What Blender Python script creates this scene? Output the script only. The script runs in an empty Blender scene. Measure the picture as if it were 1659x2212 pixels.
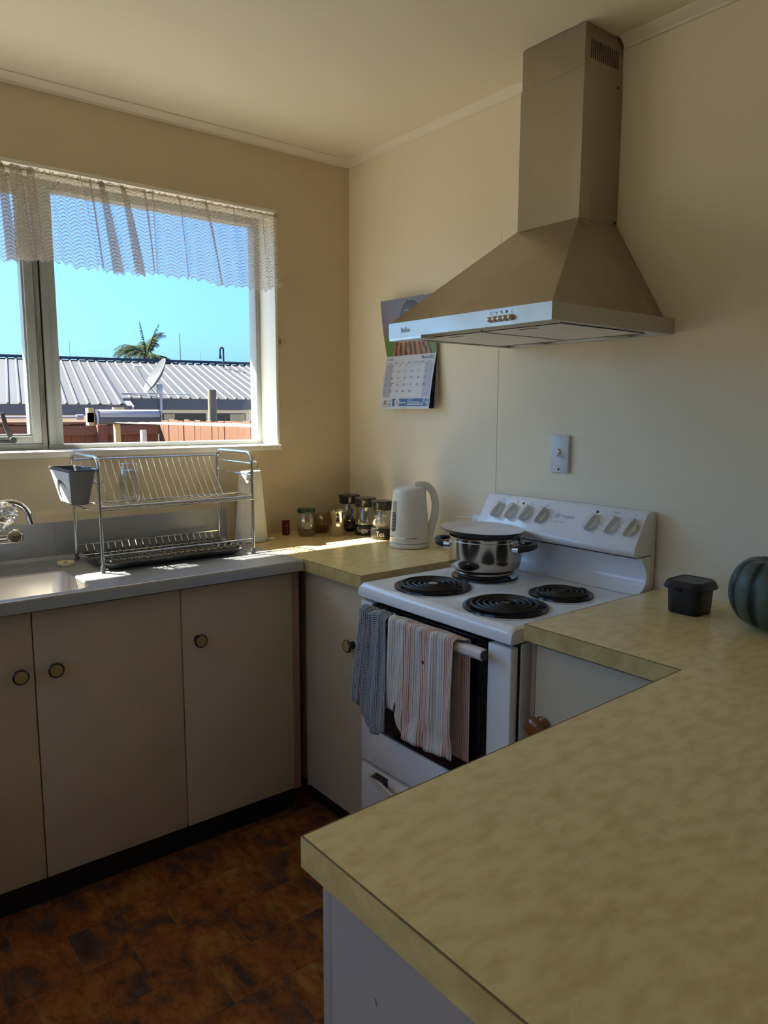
import bpy, bmesh, math, random
import numpy as np
from mathutils import Vector, Matrix
random.seed(7)
PI = math.pi
S = bpy.context.scene
COL = S.collection

# ------------------------------------------------------------------ camera
CAM = Vector((-1.82905, -2.53507, 1.38))
_y, _p, _r = 0.67166, -0.135208, 0.0032548
_f = Vector((math.sin(_y)*math.cos(_p), math.cos(_y)*math.cos(_p), math.sin(_p)))
_rt = Vector((math.cos(_y), -math.sin(_y), 0)); _up = _rt.cross(_f)
_rt2 = math.cos(_r)*_rt + math.sin(_r)*_up; _up2 = -math.sin(_r)*_rt + math.cos(_r)*_up
cd = bpy.data.cameras.new('camera'); cam = bpy.data.objects.new('camera', cd); COL.objects.link(cam)
m = Matrix((_rt2, _up2, -_f)).transposed().to_4x4(); m.translation = CAM
cam.matrix_world = m
cd.sensor_fit = 'HORIZONTAL'; cd.sensor_width = 36.0; cd.lens = 36.0*1594.5/1659.0
cd.clip_start = 0.02; cd.clip_end = 500
S.camera = cam

# ------------------------------------------------------------------ light and exposure
S.view_settings.view_transform = 'Standard'; S.view_settings.look = 'None'
S.view_settings.exposure = 0.38; S.view_settings.gamma = 1.0
try: S.view_settings.use_curve_mapping = False
except Exception: pass
try:
    S.cycles.use_denoising = True; S.cycles.max_bounces = 14; S.cycles.diffuse_bounces = 7
    S.cycles.glossy_bounces = 6; S.cycles.transparent_max_bounces = 24
    S.cycles.blur_glossy = 0.6; S.cycles.sample_clamp_indirect = 8.0
except Exception: pass
SUN_DIR = Vector((0.70, -1.0, -1.22))
SUN_STRENGTH = 27.0
SKY_STRENGTH = 0.25
sl = bpy.data.lights.new('sun', 'SUN'); sl.energy = SUN_STRENGTH; sl.angle = math.radians(0.55); sl.color = (1.0, 0.93, 0.80)
so = bpy.data.objects.new('sun', sl); COL.objects.link(so); so.location = (-6, 9, 11)
so.rotation_euler = SUN_DIR.to_track_quat('-Z', 'Y').to_euler()
w = bpy.data.worlds.new('sky'); S.world = w; w.use_nodes = True
nt = w.node_tree; nt.nodes.clear()
sk = nt.nodes.new('ShaderNodeTexSky'); sk.sky_type = 'NISHITA'; sk.sun_disc = False
sk.sun_elevation = math.radians(45); sk.sun_rotation = math.radians(-35)
sk.air_density = 1.0; sk.dust_density = 3.0; sk.ozone_density = 2.0
tn = nt.nodes.new('ShaderNodeMix'); tn.data_type = 'RGBA'; tn.blend_type = 'MULTIPLY'; tn.inputs[0].default_value = 1.0; tn.inputs[7].default_value = (0.35, 0.715, 1.22, 1)
bg = nt.nodes.new('ShaderNodeBackground'); out = nt.nodes.new('ShaderNodeOutputWorld')
nt.links.new(sk.outputs[0], tn.inputs[6]); nt.links.new(tn.outputs[2], bg.inputs[0]); bg.inputs[1].default_value = SKY_STRENGTH
nt.links.new(bg.outputs[0], out.inputs[0])

# ------------------------------------------------------------------ helpers: objects
WORLD = {}
def thing(name, label, cat, loc=(0, 0, 0), rotz=0.0, group=None, world=False, kind=None):
    """an Empty at the thing's base; with world=True its parts are given in room coordinates"""
    o = bpy.data.objects.new(name, None); COL.objects.link(o)
    o.empty_display_size = 0.05
    o.location = loc; o.rotation_euler = (0, 0, rotz)
    if label: o['label'] = label
    if cat: o['category'] = cat
    if group: o['group'] = group
    if kind: o['kind'] = kind
    if world: WORLD[o.name] = Vector(loc)
    return o
def finish(me, smooth=35):
    if smooth:
        me.polygons.foreach_set('use_smooth', [True]*len(me.polygons))
        if smooth < 179: me.set_sharp_from_angle(angle=math.radians(smooth))
    me.update()
def obj(name, bm, mats, parent=None, smooth=35, kind=None, label=None):
    if bm is not None and not isinstance(bm, bpy.types.Mesh):
        me = bpy.data.meshes.new(name); bmesh.ops.recalc_face_normals(bm, faces=bm.faces[:]); bm.to_mesh(me); bm.free(); finish(me, smooth)
    else: me = bm
    o = bpy.data.objects.new(name, me); COL.objects.link(o)
    if not isinstance(mats, (list, tuple)): mats = [mats]
    if not me.materials:
        for k in mats: me.materials.append(k)
    if parent is not None:
        o.parent = parent
        r = parent
        while r.parent is not None: r = r.parent
        if parent is r and r.name in WORLD: o.matrix_parent_inverse = Matrix.Translation(-WORLD[r.name])
    if kind: o['kind'] = kind
    if label: o['label'] = label
    return o
def tag(o, label, cat, group=None):
    o['label'] = label; o['category'] = cat
    if group: o['group'] = group
    return o
def dup_tree(root, loc, rotz=None, label=None):
    r = root.copy(); COL.objects.link(r); r.location = loc
    if rotz is not None: r.rotation_euler = (0, 0, rotz)
    if label: r['label'] = label
    for ch in list(root.children):
        c = ch.copy(); COL.objects.link(c); c.parent = r
        for g in list(ch.children):
            d = g.copy(); COL.objects.link(d); d.parent = c
    return r
def NB(): return bmesh.new()

# ------------------------------------------------------------------ helpers: shapes
def box(bm, x0, x1, y0, y1, z0, z1, mi=0, bev=0.0, seg=2, rot=None):
    x0, x1 = min(x0, x1), max(x0, x1); y0, y1 = min(y0, y1), max(y0, y1); z0, z1 = min(z0, z1), max(z0, z1)
    vs = [bm.verts.new((x, y, z)) for x in (x0, x1) for y in (y0, y1) for z in (z0, z1)]
    fs = []
    for q in ((0, 1, 3, 2), (4, 6, 7, 5), (0, 4, 5, 1), (2, 3, 7, 6), (0, 2, 6, 4), (1, 5, 7, 3)):
        f = bm.faces.new([vs[i] for i in q]); f.material_index = mi; fs.append(f)
    if bev > 0:
        es = list({e for f in fs for e in f.edges})
        r = bmesh.ops.bevel(bm, geom=es, offset=bev, segments=seg, affect='EDGES', profile=0.5, clamp_overlap=True)
        for f in r['faces']: f.material_index = mi
        vs = list({v for f in r['faces'] for v in f.verts} | {v for v in vs if v.is_valid})
    if rot is not None:
        for v in vs:
            if v.is_valid: v.co = rot @ v.co
    return vs
def ring_faces(bm, a, b, mi=0, closed=True):
    n = len(a)
    for i in range(n if closed else n-1):
        j = (i+1) % n
        try:
            f = bm.faces.new((a[i], a[j], b[j], b[i])); f.material_index = mi
        except ValueError: pass
def loft(bm, rings, mi=0, cap0=True, cap1=True, closed=True, mis=None):
    vr = [[bm.verts.new(p) for p in r] for r in rings]
    for k in range(len(vr)-1): ring_faces(bm, vr[k], vr[k+1], mis[k] if mis else mi, closed)
    if cap0 and len(vr[0]) > 2: f = bm.faces.new(list(reversed(vr[0]))); f.material_index = mis[0] if mis else mi
    if cap1 and len(vr[-1]) > 2: f = bm.faces.new(vr[-1]); f.material_index = mis[-1] if mis else mi
    return vr
def lathe(bm, prof, c=(0, 0, 0), n=32, mi=0, sx=1.0, sy=1.0, mis=None, M=None, cap0=False, cap1=False):
    rings = []
    for r, z in prof:
        r = max(r, 0.00005)
        ring = [Vector((r*math.cos(2*PI*i/n)*sx, r*math.sin(2*PI*i/n)*sy, z)) for i in range(n)]
        if M is not None: ring = [M @ p for p in ring]
        rings.append([p + Vector(c) for p in ring])
    return loft(bm, rings, mi, cap0, cap1, True, mis)
def frames(pts, closed=False):
    pts = [Vector(p) for p in pts]; n = len(pts); T = []
    for i in range(n):
        a = pts[(i-1) % n] if (closed or i > 0) else pts[i]
        b = pts[(i+1) % n] if (closed or i < n-1) else pts[i]
        t = (b-a); T.append(t.normalized() if t.length > 1e-9 else Vector((0, 0, 1)))
    up = Vector((0, 0, 1)) if abs(T[0].z) < 0.9 else Vector((1, 0, 0))
    N = [(up - T[0]*up.dot(T[0])).normalized()]
    for i in range(1, n):
        v = N[-1] - T[i]*N[-1].dot(T[i])
        N.append(v.normalized() if v.length > 1e-6 else N[-1])
    return pts, T, N
def tube(bm, pts, r, n=8, closed=False, mi=0, caps=True):
    pts, T, N = frames(pts, closed)
    rs = r if isinstance(r, (list, tuple)) else [r]*len(pts)
    rings = []
    for p, t, nn, rr in zip(pts, T, N, rs):
        b = t.cross(nn)
        rings.append([p + (nn*math.cos(2*PI*k/n) + b*math.sin(2*PI*k/n))*rr for k in range(n)])
    vr = loft(bm, rings, mi, caps and not closed, caps and not closed)
    if closed: ring_faces(bm, vr[-1], vr[0], mi)
    return vr
def sweep(bm, pts, sec, normal_hint, mi=0, scale=None, caps=True):
    """section sec [(a,b)]: a along the side (tangent x hint), b along the hint"""
    pts, T, _ = frames(pts); rings = []
    for i, (p, t) in enumerate(zip(pts, T)):
        h = Vector(normal_hint); h = (h - t*h.dot(t)).normalized(); s = t.cross(h)
        k = scale[i] if scale else (1, 1)
        rings.append([p + s*a*k[0] + h*b*k[1] for a, b in sec])
    return loft(bm, rings, mi, caps, caps)
def cyl(bm, p0, p1, r0, r1=None, n=16, mi=0, caps=True):
    return tube(bm, [p0, p1], [r0, r0 if r1 is None else r1], n, False, mi, caps)
def arc_path(pts, rad, n=5):
    """polyline with its inner corners rounded"""
    pts = [Vector(p) for p in pts]; out = [pts[0]]
    for i in range(1, len(pts)-1):
        a, b, c = pts[i-1], pts[i], pts[i+1]
        d0 = (a-b).normalized(); d1 = (c-b).normalized()
        r = min(rad, (a-b).length*0.49, (c-b).length*0.49)
        p0 = b + d0*r; p1 = b + d1*r
        for k in range(n+1):
            t = k/n; out.append(p0*(1-t)**2 + b*2*t*(1-t) + p1*t*t)
    out.append(pts[-1]); return out
def smooth_path(pts, n=6):
    pts = [Vector(p) for p in pts]; out = []
    for i in range(len(pts)-1):
        p0 = pts[max(i-1, 0)]; p1 = pts[i]; p2 = pts[i+1]; p3 = pts[min(i+2, len(pts)-1)]
        for k in range(n):
            t = k/n
            out.append(0.5*((2*p1) + (p2-p0)*t + (2*p0-5*p1+4*p2-p3)*t*t + (3*p1-p0-3*p2+p3)*t**3))
    out.append(pts[-1]); return out
def prism(bm, poly, axis, a, b, mi=0, bev=0.0):
    """polygon in the two other axes (in xyz order) extruded along axis from a to b"""
    def P(u, v, t):
        return {'x': (t, u, v), 'y': (u, t, v), 'z': (u, v, t)}[axis]
    A = [bm.verts.new(P(u, v, a)) for u, v in poly]; B = [bm.verts.new(P(u, v, b)) for u, v in poly]
    fs = []
    n = len(poly)
    for i in range(n):
        j = (i+1) % n; fs.append(bm.faces.new((A[i], A[j], B[j], B[i])))
    fs.append(bm.faces.new(list(reversed(A)))); fs.append(bm.faces.new(B))
    for f in fs: f.material_index = mi
    if bev > 0:
        es = list({e for f in fs for e in f.edges})
        r = bmesh.ops.bevel(bm, geom=es, offset=bev, segments=2, affect='EDGES', profile=0.5)
        for f in r['faces']: f.material_index = mi
def rrect(w, h, r, n=5, cx=0.0, cy=0.0):
    pts = []
    for sx_, sy_, a0 in ((1, 1, 0), (-1, 1, 90), (-1, -1, 180), (1, -1, 270)):
        for k in range(n+1):
            a = math.radians(a0 + 90*k/n)
            pts.append((cx + sx_*(w/2-r) + r*math.cos(a), cy + sy_*(h/2-r) + r*math.sin(a)))
    return pts
def loft2(bm, secs, mi=0, cap0=True, cap1=True, mis=None):
    """secs: list of (points2d, z)"""
    return loft(bm, [[Vector((x, y, z)) for x, y in pts] for pts, z in secs], mi, cap0, cap1, True, mis)
_tc = {}
def text_geo(body, shear=0.0):
    k = (body, shear)
    if k not in _tc:
        cu = bpy.data.curves.new('t', 'FONT'); cu.body = body; cu.size = 1.0; cu.align_x = 'CENTER'; cu.align_y = 'CENTER'; cu.shear = shear; cu.resolution_u = 3
        o = bpy.data.objects.new('t', cu); me = bpy.data.meshes.new_from_object(o)
        _tc[k] = ([v.co.copy() for v in me.vertices], [list(p.vertices) for p in me.polygons])
        bpy.data.objects.remove(o); bpy.data.curves.remove(cu); bpy.data.meshes.remove(me)
    return _tc[k]
def add_text(bm, body, size, fn, mi=0, shear=0.0, width=None):
    """fn(x, y) -> 3D point; text centred on 0,0 with cap height about 0.7*size"""
    vs, ps = text_geo(body, shear)
    if not vs: return
    s = size
    kx = s
    if width:
        x0 = min(v.x for v in vs); x1 = max(v.x for v in vs); kx = width/(x1-x0)
    bv = [bm.verts.new(fn(v.x*kx, v.y*s)) for v in vs]
    for p in ps:
        try: f = bm.faces.new([bv[i] for i in p]); f.material_index = mi
        except ValueError: pass
def quad(bm, pts, mi=0):
    f = bm.faces.new([bm.verts.new(p) for p in pts]); f.material_index = mi; return f

# ------------------------------------------------------------------ helpers: materials
def mat(name, col, rough=0.5, metal=0.0, col2=None, nscale=4.0, ndetail=4.0, nrange=(0.35, 0.65), stretch=None, bump=0.0, bscale=60.0, bstretch=None,
        spec=None, coat=0.0, coords='Object', trans=0.0, rough2=None):
    mt = bpy.data.materials.new(name); mt.use_nodes = True; n = mt.node_tree.nodes; L = mt.node_tree.links
    b = n['Principled BSDF']; b.inputs['Base Color'].default_value = (*col, 1); b.inputs['Roughness'].default_value = rough; b.inputs['Metallic'].default_value = metal
    if spec is not None: b.inputs['Specular IOR Level'].default_value = spec
    if coat: b.inputs['Coat Weight'].default_value = coat; b.inputs['Coat Roughness'].default_value = 0.08
    if col2 is not None or bump or rough2 is not None:
        t = n.new('ShaderNodeTexCoord')
        src = t.outputs['Object']
        if coords == 'World':
            g = n.new('ShaderNodeNewGeometry'); src = g.outputs['Position']
    def mapped(s):
        if not s: return src
        mp = n.new('ShaderNodeMapping'); mp.inputs['Scale'].default_value = s; L.new(src, mp.inputs[0]); return mp.outputs[0]
    if col2 is not None or rough2 is not None:
        nz = n.new('ShaderNodeTexNoise'); nz.inputs['Scale'].default_value = nscale; nz.inputs['Detail'].default_value = ndetail; nz.inputs['Roughness'].default_value = 0.6
        L.new(mapped(stretch), nz.inputs['Vector'])
        r = n.new('ShaderNodeMapRange'); r.inputs[1].default_value = nrange[0]; r.inputs[2].default_value = nrange[1]; L.new(nz.outputs[0], r.inputs[0])
        if col2 is not None:
            mx = n.new('ShaderNodeMix'); mx.data_type = 'RGBA'; mx.inputs[6].default_value = (*col, 1); mx.inputs[7].default_value = (*col2, 1)
            L.new(r.outputs[0], mx.inputs[0]); L.new(mx.outputs[2], b.inputs['Base Color'])
        if rough2 is not None:
            r2 = n.new('ShaderNodeMapRange'); r2.inputs[3].default_value = rough; r2.inputs[4].default_value = rough2; L.new(r.outputs[0], r2.inputs[0]); L.new(r2.outputs[0], b.inputs['Roughness'])
    if bump:
        nb = n.new('ShaderNodeTexNoise'); nb.inputs['Scale'].default_value = bscale; nb.inputs['Detail'].default_value = 3.0
        L.new(mapped(bstretch), nb.inputs['Vector'])
        bp = n.new('ShaderNodeBump'); bp.inputs['Strength'].default_value = bump; bp.inputs['Distance'].default_value = 0.004
        L.new(nb.outputs[0], bp.inputs['Height']); L.new(bp.outputs[0], b.inputs['Normal'])
    return mt
def glass_mat(name, tint=(0.97, 0.98, 0.98), refl=0.06, rough=0.02):
    """thin clear glass: light passes straight through, with a fresnel reflection"""
    mt = bpy.data.materials.new(name); mt.use_nodes = True; n = mt.node_tree.nodes; L = mt.node_tree.links
    n.remove(n['Principled BSDF']); o = n['Material Output']
    t = n.new('ShaderNodeBsdfTransparent'); t.inputs[0].default_value = (*tint, 1)
    g = n.new('ShaderNodeBsdfGlossy'); g.inputs['Roughness'].default_value = rough
    lw = n.new('ShaderNodeLayerWeight'); lw.inputs[0].default_value = 0.12
    mr = n.new('ShaderNodeMapRange'); mr.inputs[3].default_value = refl*0.5; mr.inputs[4].default_value = min(1.0, refl*8)
    L.new(lw.outputs['Facing'], mr.inputs[0])
    mx = n.new('ShaderNodeMixShader'); L.new(mr.outputs[0], mx.inputs[0]); L.new(t.outputs[0], mx.inputs[1]); L.new(g.outputs[0], mx.inputs[2]); L.new(mx.outputs[0], o.inputs[0])
    return mt
def attr_mat(name, rough=0.5, attr='Col'):
    mt = bpy.data.materials.new(name); mt.use_nodes = True; n = mt.node_tree.nodes; L = mt.node_tree.links
    a = n.new('ShaderNodeAttribute'); a.attribute_name = attr; b = n['Principled BSDF']; b.inputs['Roughness'].default_value = rough
    L.new(a.outputs['Color'], b.inputs['Base Color']); return mt

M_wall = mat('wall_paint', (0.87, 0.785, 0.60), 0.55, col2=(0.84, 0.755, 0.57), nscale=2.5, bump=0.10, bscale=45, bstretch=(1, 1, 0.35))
M_wallb = mat('shaded_wall_paint', (0.66, 0.56, 0.39), 0.6, col2=(0.63, 0.53, 0.37), nscale=2.5, bump=0.08, bscale=50)  # wall paint darkened, so the window wall's shade sits in the colour
M_ceil = mat('ceiling_paint', (0.80, 0.73, 0.57), 0.7, bump=0.05, bscale=30)
M_trim = mat('trim_paint', (0.80, 0.73, 0.58), 0.5)
M_reveal = mat('reveal_paint', (0.84, 0.82, 0.75), 0.4)
M_alu = mat('aluminium_frame', (0.40, 0.44, 0.44), 0.45, col2=(0.36, 0.395, 0.395), nscale=9, spec=0.4)
M_rubber = mat('black_rubber', (0.02, 0.022, 0.025), 0.6)
M_dirtyalu = mat('weathered_track', (0.45, 0.45, 0.43), 0.7, col2=(0.20, 0.19, 0.18), nscale=30, stretch=(1, 1, 0.2))
M_pane = glass_mat('window_glass', (0.97, 0.98, 0.98), 0.03)
M_glass = glass_mat('clear_glass', (0.97, 0.975, 0.97), 0.22)
M_plasticclear = glass_mat('clear_plastic', (0.88, 0.80, 0.74), 0.10, 0.1)
M_steel = mat('brushed_steel', (0.60, 0.60, 0.60), 0.30, 1.0, rough2=0.42, nscale=12, stretch=(0.4, 6, 6), bump=0.02, bscale=200, bstretch=(0.03, 1, 1))
M_bench = mat('worn_steel_bench', (0.52, 0.54, 0.57), 0.34, 0.74, col2=(0.46, 0.48, 0.51), nscale=3, rough2=0.42, bump=0.015, bscale=60)
M_basin = mat('basin_steel', (0.66, 0.63, 0.58), 0.36, 0.95)
M_hood = mat('hood_steel', (0.43, 0.385, 0.33), 0.26, 0.97, col2=(0.385, 0.335, 0.275), nscale=3, stretch=(1, 1, 0.3), rough2=0.36)
M_hoodbase = mat('hood_base_steel', (0.52, 0.52, 0.52), 0.30, 0.95, rough2=0.4, nscale=8)
M_chrome = mat('chrome', (0.78, 0.79, 0.80), 0.10, 1.0)
M_foil = mat('crumpled_foil', (0.88, 0.90, 0.91), 0.22, 1.0)
M_potsteel = mat('pot_steel', (0.60, 0.56, 0.50), 0.16, 1.0, col2=(0.52, 0.47, 0.40), nscale=6)
M_lam = mat('mustard_laminate', (0.82, 0.67, 0.315), 0.24, col2=(0.68, 0.52, 0.215), nscale=48, ndetail=7, nrange=(0.42, 0.72), stretch=(0.5, 1.0, 1), spec=0.5)
M_lamedge = mat('laminate_edge', (0.66, 0.52, 0.22), 0.38, col2=(0.50, 0.37, 0.14), nscale=24, ndetail=7)
M_seam = mat('laminate_seam', (0.20, 0.125, 0.05), 0.6)
M_cab = mat('cream_cabinet_paint', (0.57, 0.50, 0.36), 0.42, col2=(0.54, 0.47, 0.335), nscale=3, spec=0.35)
M_cabinside = mat('cabinet_body', (0.42, 0.34, 0.24), 0.6)
M_post = mat('pinkish_wood', (0.42, 0.29, 0.21), 0.6, col2=(0.35, 0.23, 0.16), nscale=8, stretch=(8, 8, 0.6))
M_kick = mat('black_kickboard', (0.012, 0.010, 0.009), 0.7)
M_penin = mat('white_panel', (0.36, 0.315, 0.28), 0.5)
M_knobrim = mat('black_knob', (0.018, 0.016, 0.016), 0.25)
M_knobface = mat('tan_knob_face', (0.42, 0.31, 0.12), 0.4, col2=(0.36, 0.26, 0.09), nscale=60)
M_woodknob = mat('varnished_wood', (0.26, 0.085, 0.022), 0.22, col2=(0.17, 0.05, 0.012), nscale=20, stretch=(1, 1, 6), coat=0.5)
M_enamel = mat('white_enamel', (0.84, 0.87, 0.91), 0.14, spec=0.5)
M_enamelside = mat('white_stove_side', (0.70, 0.70, 0.68), 0.35)
M_knobwhite = mat('white_plastic', (0.76, 0.76, 0.73), 0.35)
M_black = mat('black_plastic', (0.012, 0.012, 0.014), 0.3)
M_blackglass = mat('black_oven_glass', (0.006, 0.008, 0.012), 0.08)
M_coil = mat('burner_coil', (0.035, 0.032, 0.030), 0.45, 0.3)
M_bowl = mat('black_drip_bowl', (0.012, 0.012, 0.013), 0.15)
M_ink = mat('dark_print', (0.05, 0.05, 0.06), 0.5)
M_greyink = mat('grey_print', (0.35, 0.37, 0.40), 0.5)
M_red = mat('red_lamp', (0.10, 0.008, 0.008), 0.25)
M_kettle = mat('white_kettle_plastic', (0.74, 0.73, 0.70), 0.22)
M_kettlegrey = mat('kettle_gauge', (0.10, 0.11, 0.12), 0.12)
M_kettlegauge2 = mat('kettle_gauge_upper', (0.34, 0.34, 0.34), 0.12)
M_cord = mat('white_cord', (0.62, 0.57, 0.47), 0.5)
M_plug = mat('plug_plastic', (0.60, 0.63, 0.68), 0.3)
M_pan = mat('pan_outside', (0.08, 0.075, 0.08), 0.3)
M_panin = mat('pan_inside', (0.80, 0.77, 0.82), 0.25)
M_navy = mat('dark_navy_plastic', (0.008, 0.009, 0.016), 0.32)
M_lidblack = mat('black_lid', (0.02, 0.02, 0.022), 0.18)
M_cupgrey = mat('grey_cup_plastic', (0.105, 0.108, 0.115), 0.4)
M_cupsunlit = mat('sunlit_cup_face', (0.72, 0.74, 0.75), 0.4)  # pale tone paints the sun on the grey cup's left face
M_tray = mat('dark_tray', (0.055, 0.065, 0.07), 0.35)
M_paper = mat('paper_towel', (0.86, 0.84, 0.76), 0.85, bump=0.25, bscale=90)
M_capcream = mat('cream_plastic', (0.78, 0.70, 0.44), 0.4)
M_redbox = mat('dark_red_box', (0.13, 0.012, 0.008), 0.45)
M_greenlid = mat('green_lid', (0.018, 0.060, 0.035), 0.3, 0.3)
M_choc = mat('brown_powder', (0.12, 0.035, 0.012), 0.9)
M_spice = mat('reddish_powder', (0.24, 0.07, 0.02), 0.9)
M_sugar = mat('white_sugar', (0.85, 0.80, 0.68), 0.8)
M_teabag = mat('tea_bags', (0.72, 0.64, 0.48), 0.9, bump=0.3, bscale=60)
M_label = mat('canister_band', (0.016, 0.013, 0.012), 0.3)
M_white = mat('white_print', (0.75, 0.72, 0.66), 0.5)
M_greyw = mat('grey_lettering', (0.30, 0.30, 0.32), 0.5)
M_switch = mat('switch_plate', (0.62, 0.66, 0.71), 0.35)
M_cardside = mat('paper_white', (0.62, 0.62, 0.63), 0.35)
M_calgrey = mat('calendar_weekend', (0.42, 0.41, 0.46), 0.35)
M_calline = mat('calendar_lines', (0.45, 0.45, 0.48), 0.5)
M_calblue = mat('calendar_blue', (0.04, 0.08, 0.22), 0.35)
M_calsky = mat('calendar_pale_blue', (0.22, 0.33, 0.45), 0.35)
M_emblem = mat('emblem_brown', (0.22, 0.11, 0.05), 0.5)
M_navypage = mat('navy_page', (0.02, 0.025, 0.06), 0.4)
M_brass = mat('brass_wire', (0.25, 0.18, 0.08), 0.35, 0.9)
M_filter = mat('hood_filter', (0.82, 0.80, 0.73), 0.4)
M_lens = mat('lamp_lens', (0.30, 0.27, 0.22), 0.3)

# ================================================================== STRUCTURE
ZC = 2.37                       # ceiling height
XL, YF = -3.5, -5.4             # far left wall and the wall behind the camera
def struct(name, bm, mats, parent=None, smooth=0): 
    return obj(name, bm, mats, parent, smooth, kind='structure' if parent is None else None)

# window wall with the opening
WX0, WX1, WZ0, WZ1 = -3.20, -0.352, 1.250, 2.118  # unseen left end of the window widened to let in more daylight
b = NB()
box(b, XL, WX0-0.012, 0, 0.20, -0.6, ZC); box(b, WX1+0.012, 0.0, 0, 0.20, -0.6, ZC)
box(b, WX0-0.012, WX1+0.012, 0, 0.20, -0.6, WZ0-0.02); box(b, WX0-0.012, WX1+0.012, 0, 0.20, WZ1+0.012, ZC)
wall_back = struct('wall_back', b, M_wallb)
# stove wall: two sheets with a joint over a backing
wr = thing('wall_right', None, None, (0.08, -2.7, 0), kind='structure', world=True)
b = NB(); box(b, 0.006, 0.16, YF, 0.20, -0.6, ZC+0.2); obj('backing', b, M_ink, wr, 0)
b = NB(); box(b, 0.0, 0.006, -0.8355, 0.0, 0.0, ZC); obj('wall_sheet', b, M_wall, wr, 0)
b = NB(); box(b, 0.0, 0.006, -0.8355, -0.8375, 1.95, ZC); box(b, 0.0, 0.006, YF, -0.8375, 0.0, ZC); obj('wall_sheet', b, M_wall, wr, 0)
# far walls (out of the picture): the left wall has a wide glazed opening added for fill light, the wall behind a doorway
LO = (-2.00, -0.45, 1.10, 2.10)
b = NB(); box(b, XL-0.15, XL, YF, LO[0], -0.6, ZC); box(b, XL-0.15, XL, LO[1], 0.2, -0.6, ZC); box(b, XL-0.15, XL, LO[0], LO[1], LO[3], ZC); box(b, XL-0.15, XL, LO[0], LO[1], -0.6, LO[2])
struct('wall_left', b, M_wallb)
w2 = thing('fill_window', None, None, (XL-0.07, -1.2, 1.10), kind='structure', world=True)  # unseen window added to light the stove and right wall
for y0, y1, z0, z1 in ((LO[0], LO[0]+0.04, LO[2], LO[3]), (LO[1]-0.04, LO[1], LO[2], LO[3]), (LO[0]+0.04, LO[1]-0.04, LO[2], LO[2]+0.04), (LO[0]+0.04, LO[1]-0.04, LO[3]-0.04, LO[3]), (-1.245, -1.205, LO[2]+0.04, LO[3]-0.04)):
    b = NB(); box(b, XL-0.10, XL-0.05, y0, y1, z0, z1); obj('frame_bar', b, M_alu, w2, 0)
for y0, y1 in ((LO[0]+0.03, -1.24), (-1.21, LO[1]-0.03)):
    b = NB(); quad(b, [(XL-0.075, y0, LO[2]+0.03), (XL-0.075, y1, LO[2]+0.03), (XL-0.075, y1, LO[3]-0.03), (XL-0.075, y0, LO[3]-0.03)]); obj('pane', b, M_pane, w2, 0)
b = NB(); box(b, XL-0.15, 0.16, YF-0.15, YF, -0.6, ZC); struct('wall_front', b, mat('far_wall_panel', (0.30, 0.23, 0.16), 0.6))
b = NB(); box(b, XL-0.15, 0.16, YF-0.15, 0.2, ZC, ZC+0.12); struct('ceiling', b, M_ceil)
# own eaves over the window
b = NB(); box(b, XL-1.0, 1.0, 0.20, 0.75, 2.337, 2.40); box(b, XL-1.0, 1.0, 0.75, 0.78, 2.337, 2.50); box(b, XL-1.0, 1.0, -0.1, 0.78, 2.49, 2.56); struct('roof', b, M_trim)
# cornices
def cornice(name, pts):
    b = NB(); prism(b, *pts); struct(name, b, M_trim)
cornice('trim_1', ([(-0.030, ZC), (-0.030, ZC-0.004), (-0.010, ZC-0.020), (-0.008, ZC-0.0265), (0, ZC-0.0265), (0, ZC)], 'x', XL, -0.0))
cornice('trim_2', ([(-0.030, ZC), (-0.030, ZC-0.004), (-0.010, ZC-0.020), (-0.008, ZC-0.0265), (0, ZC-0.0265), (0, ZC)], 'y', -1.0495, 0.0))
cornice('trim_3', ([(-0.030, ZC), (-0.030, ZC-0.004), (-0.010, ZC-0.020), (-0.008, ZC-0.0265), (0, ZC-0.0265), (0, ZC)], 'y', YF, -1.2705))
# raised board behind the sink
b = NB(); prism(b, [(-0.010, 0.9), (-0.010, 1.046), (0.0, 1.062), (0, 0.9)], 'x', XL, -0.545); struct('trim_4', b, M_wallb)
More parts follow.
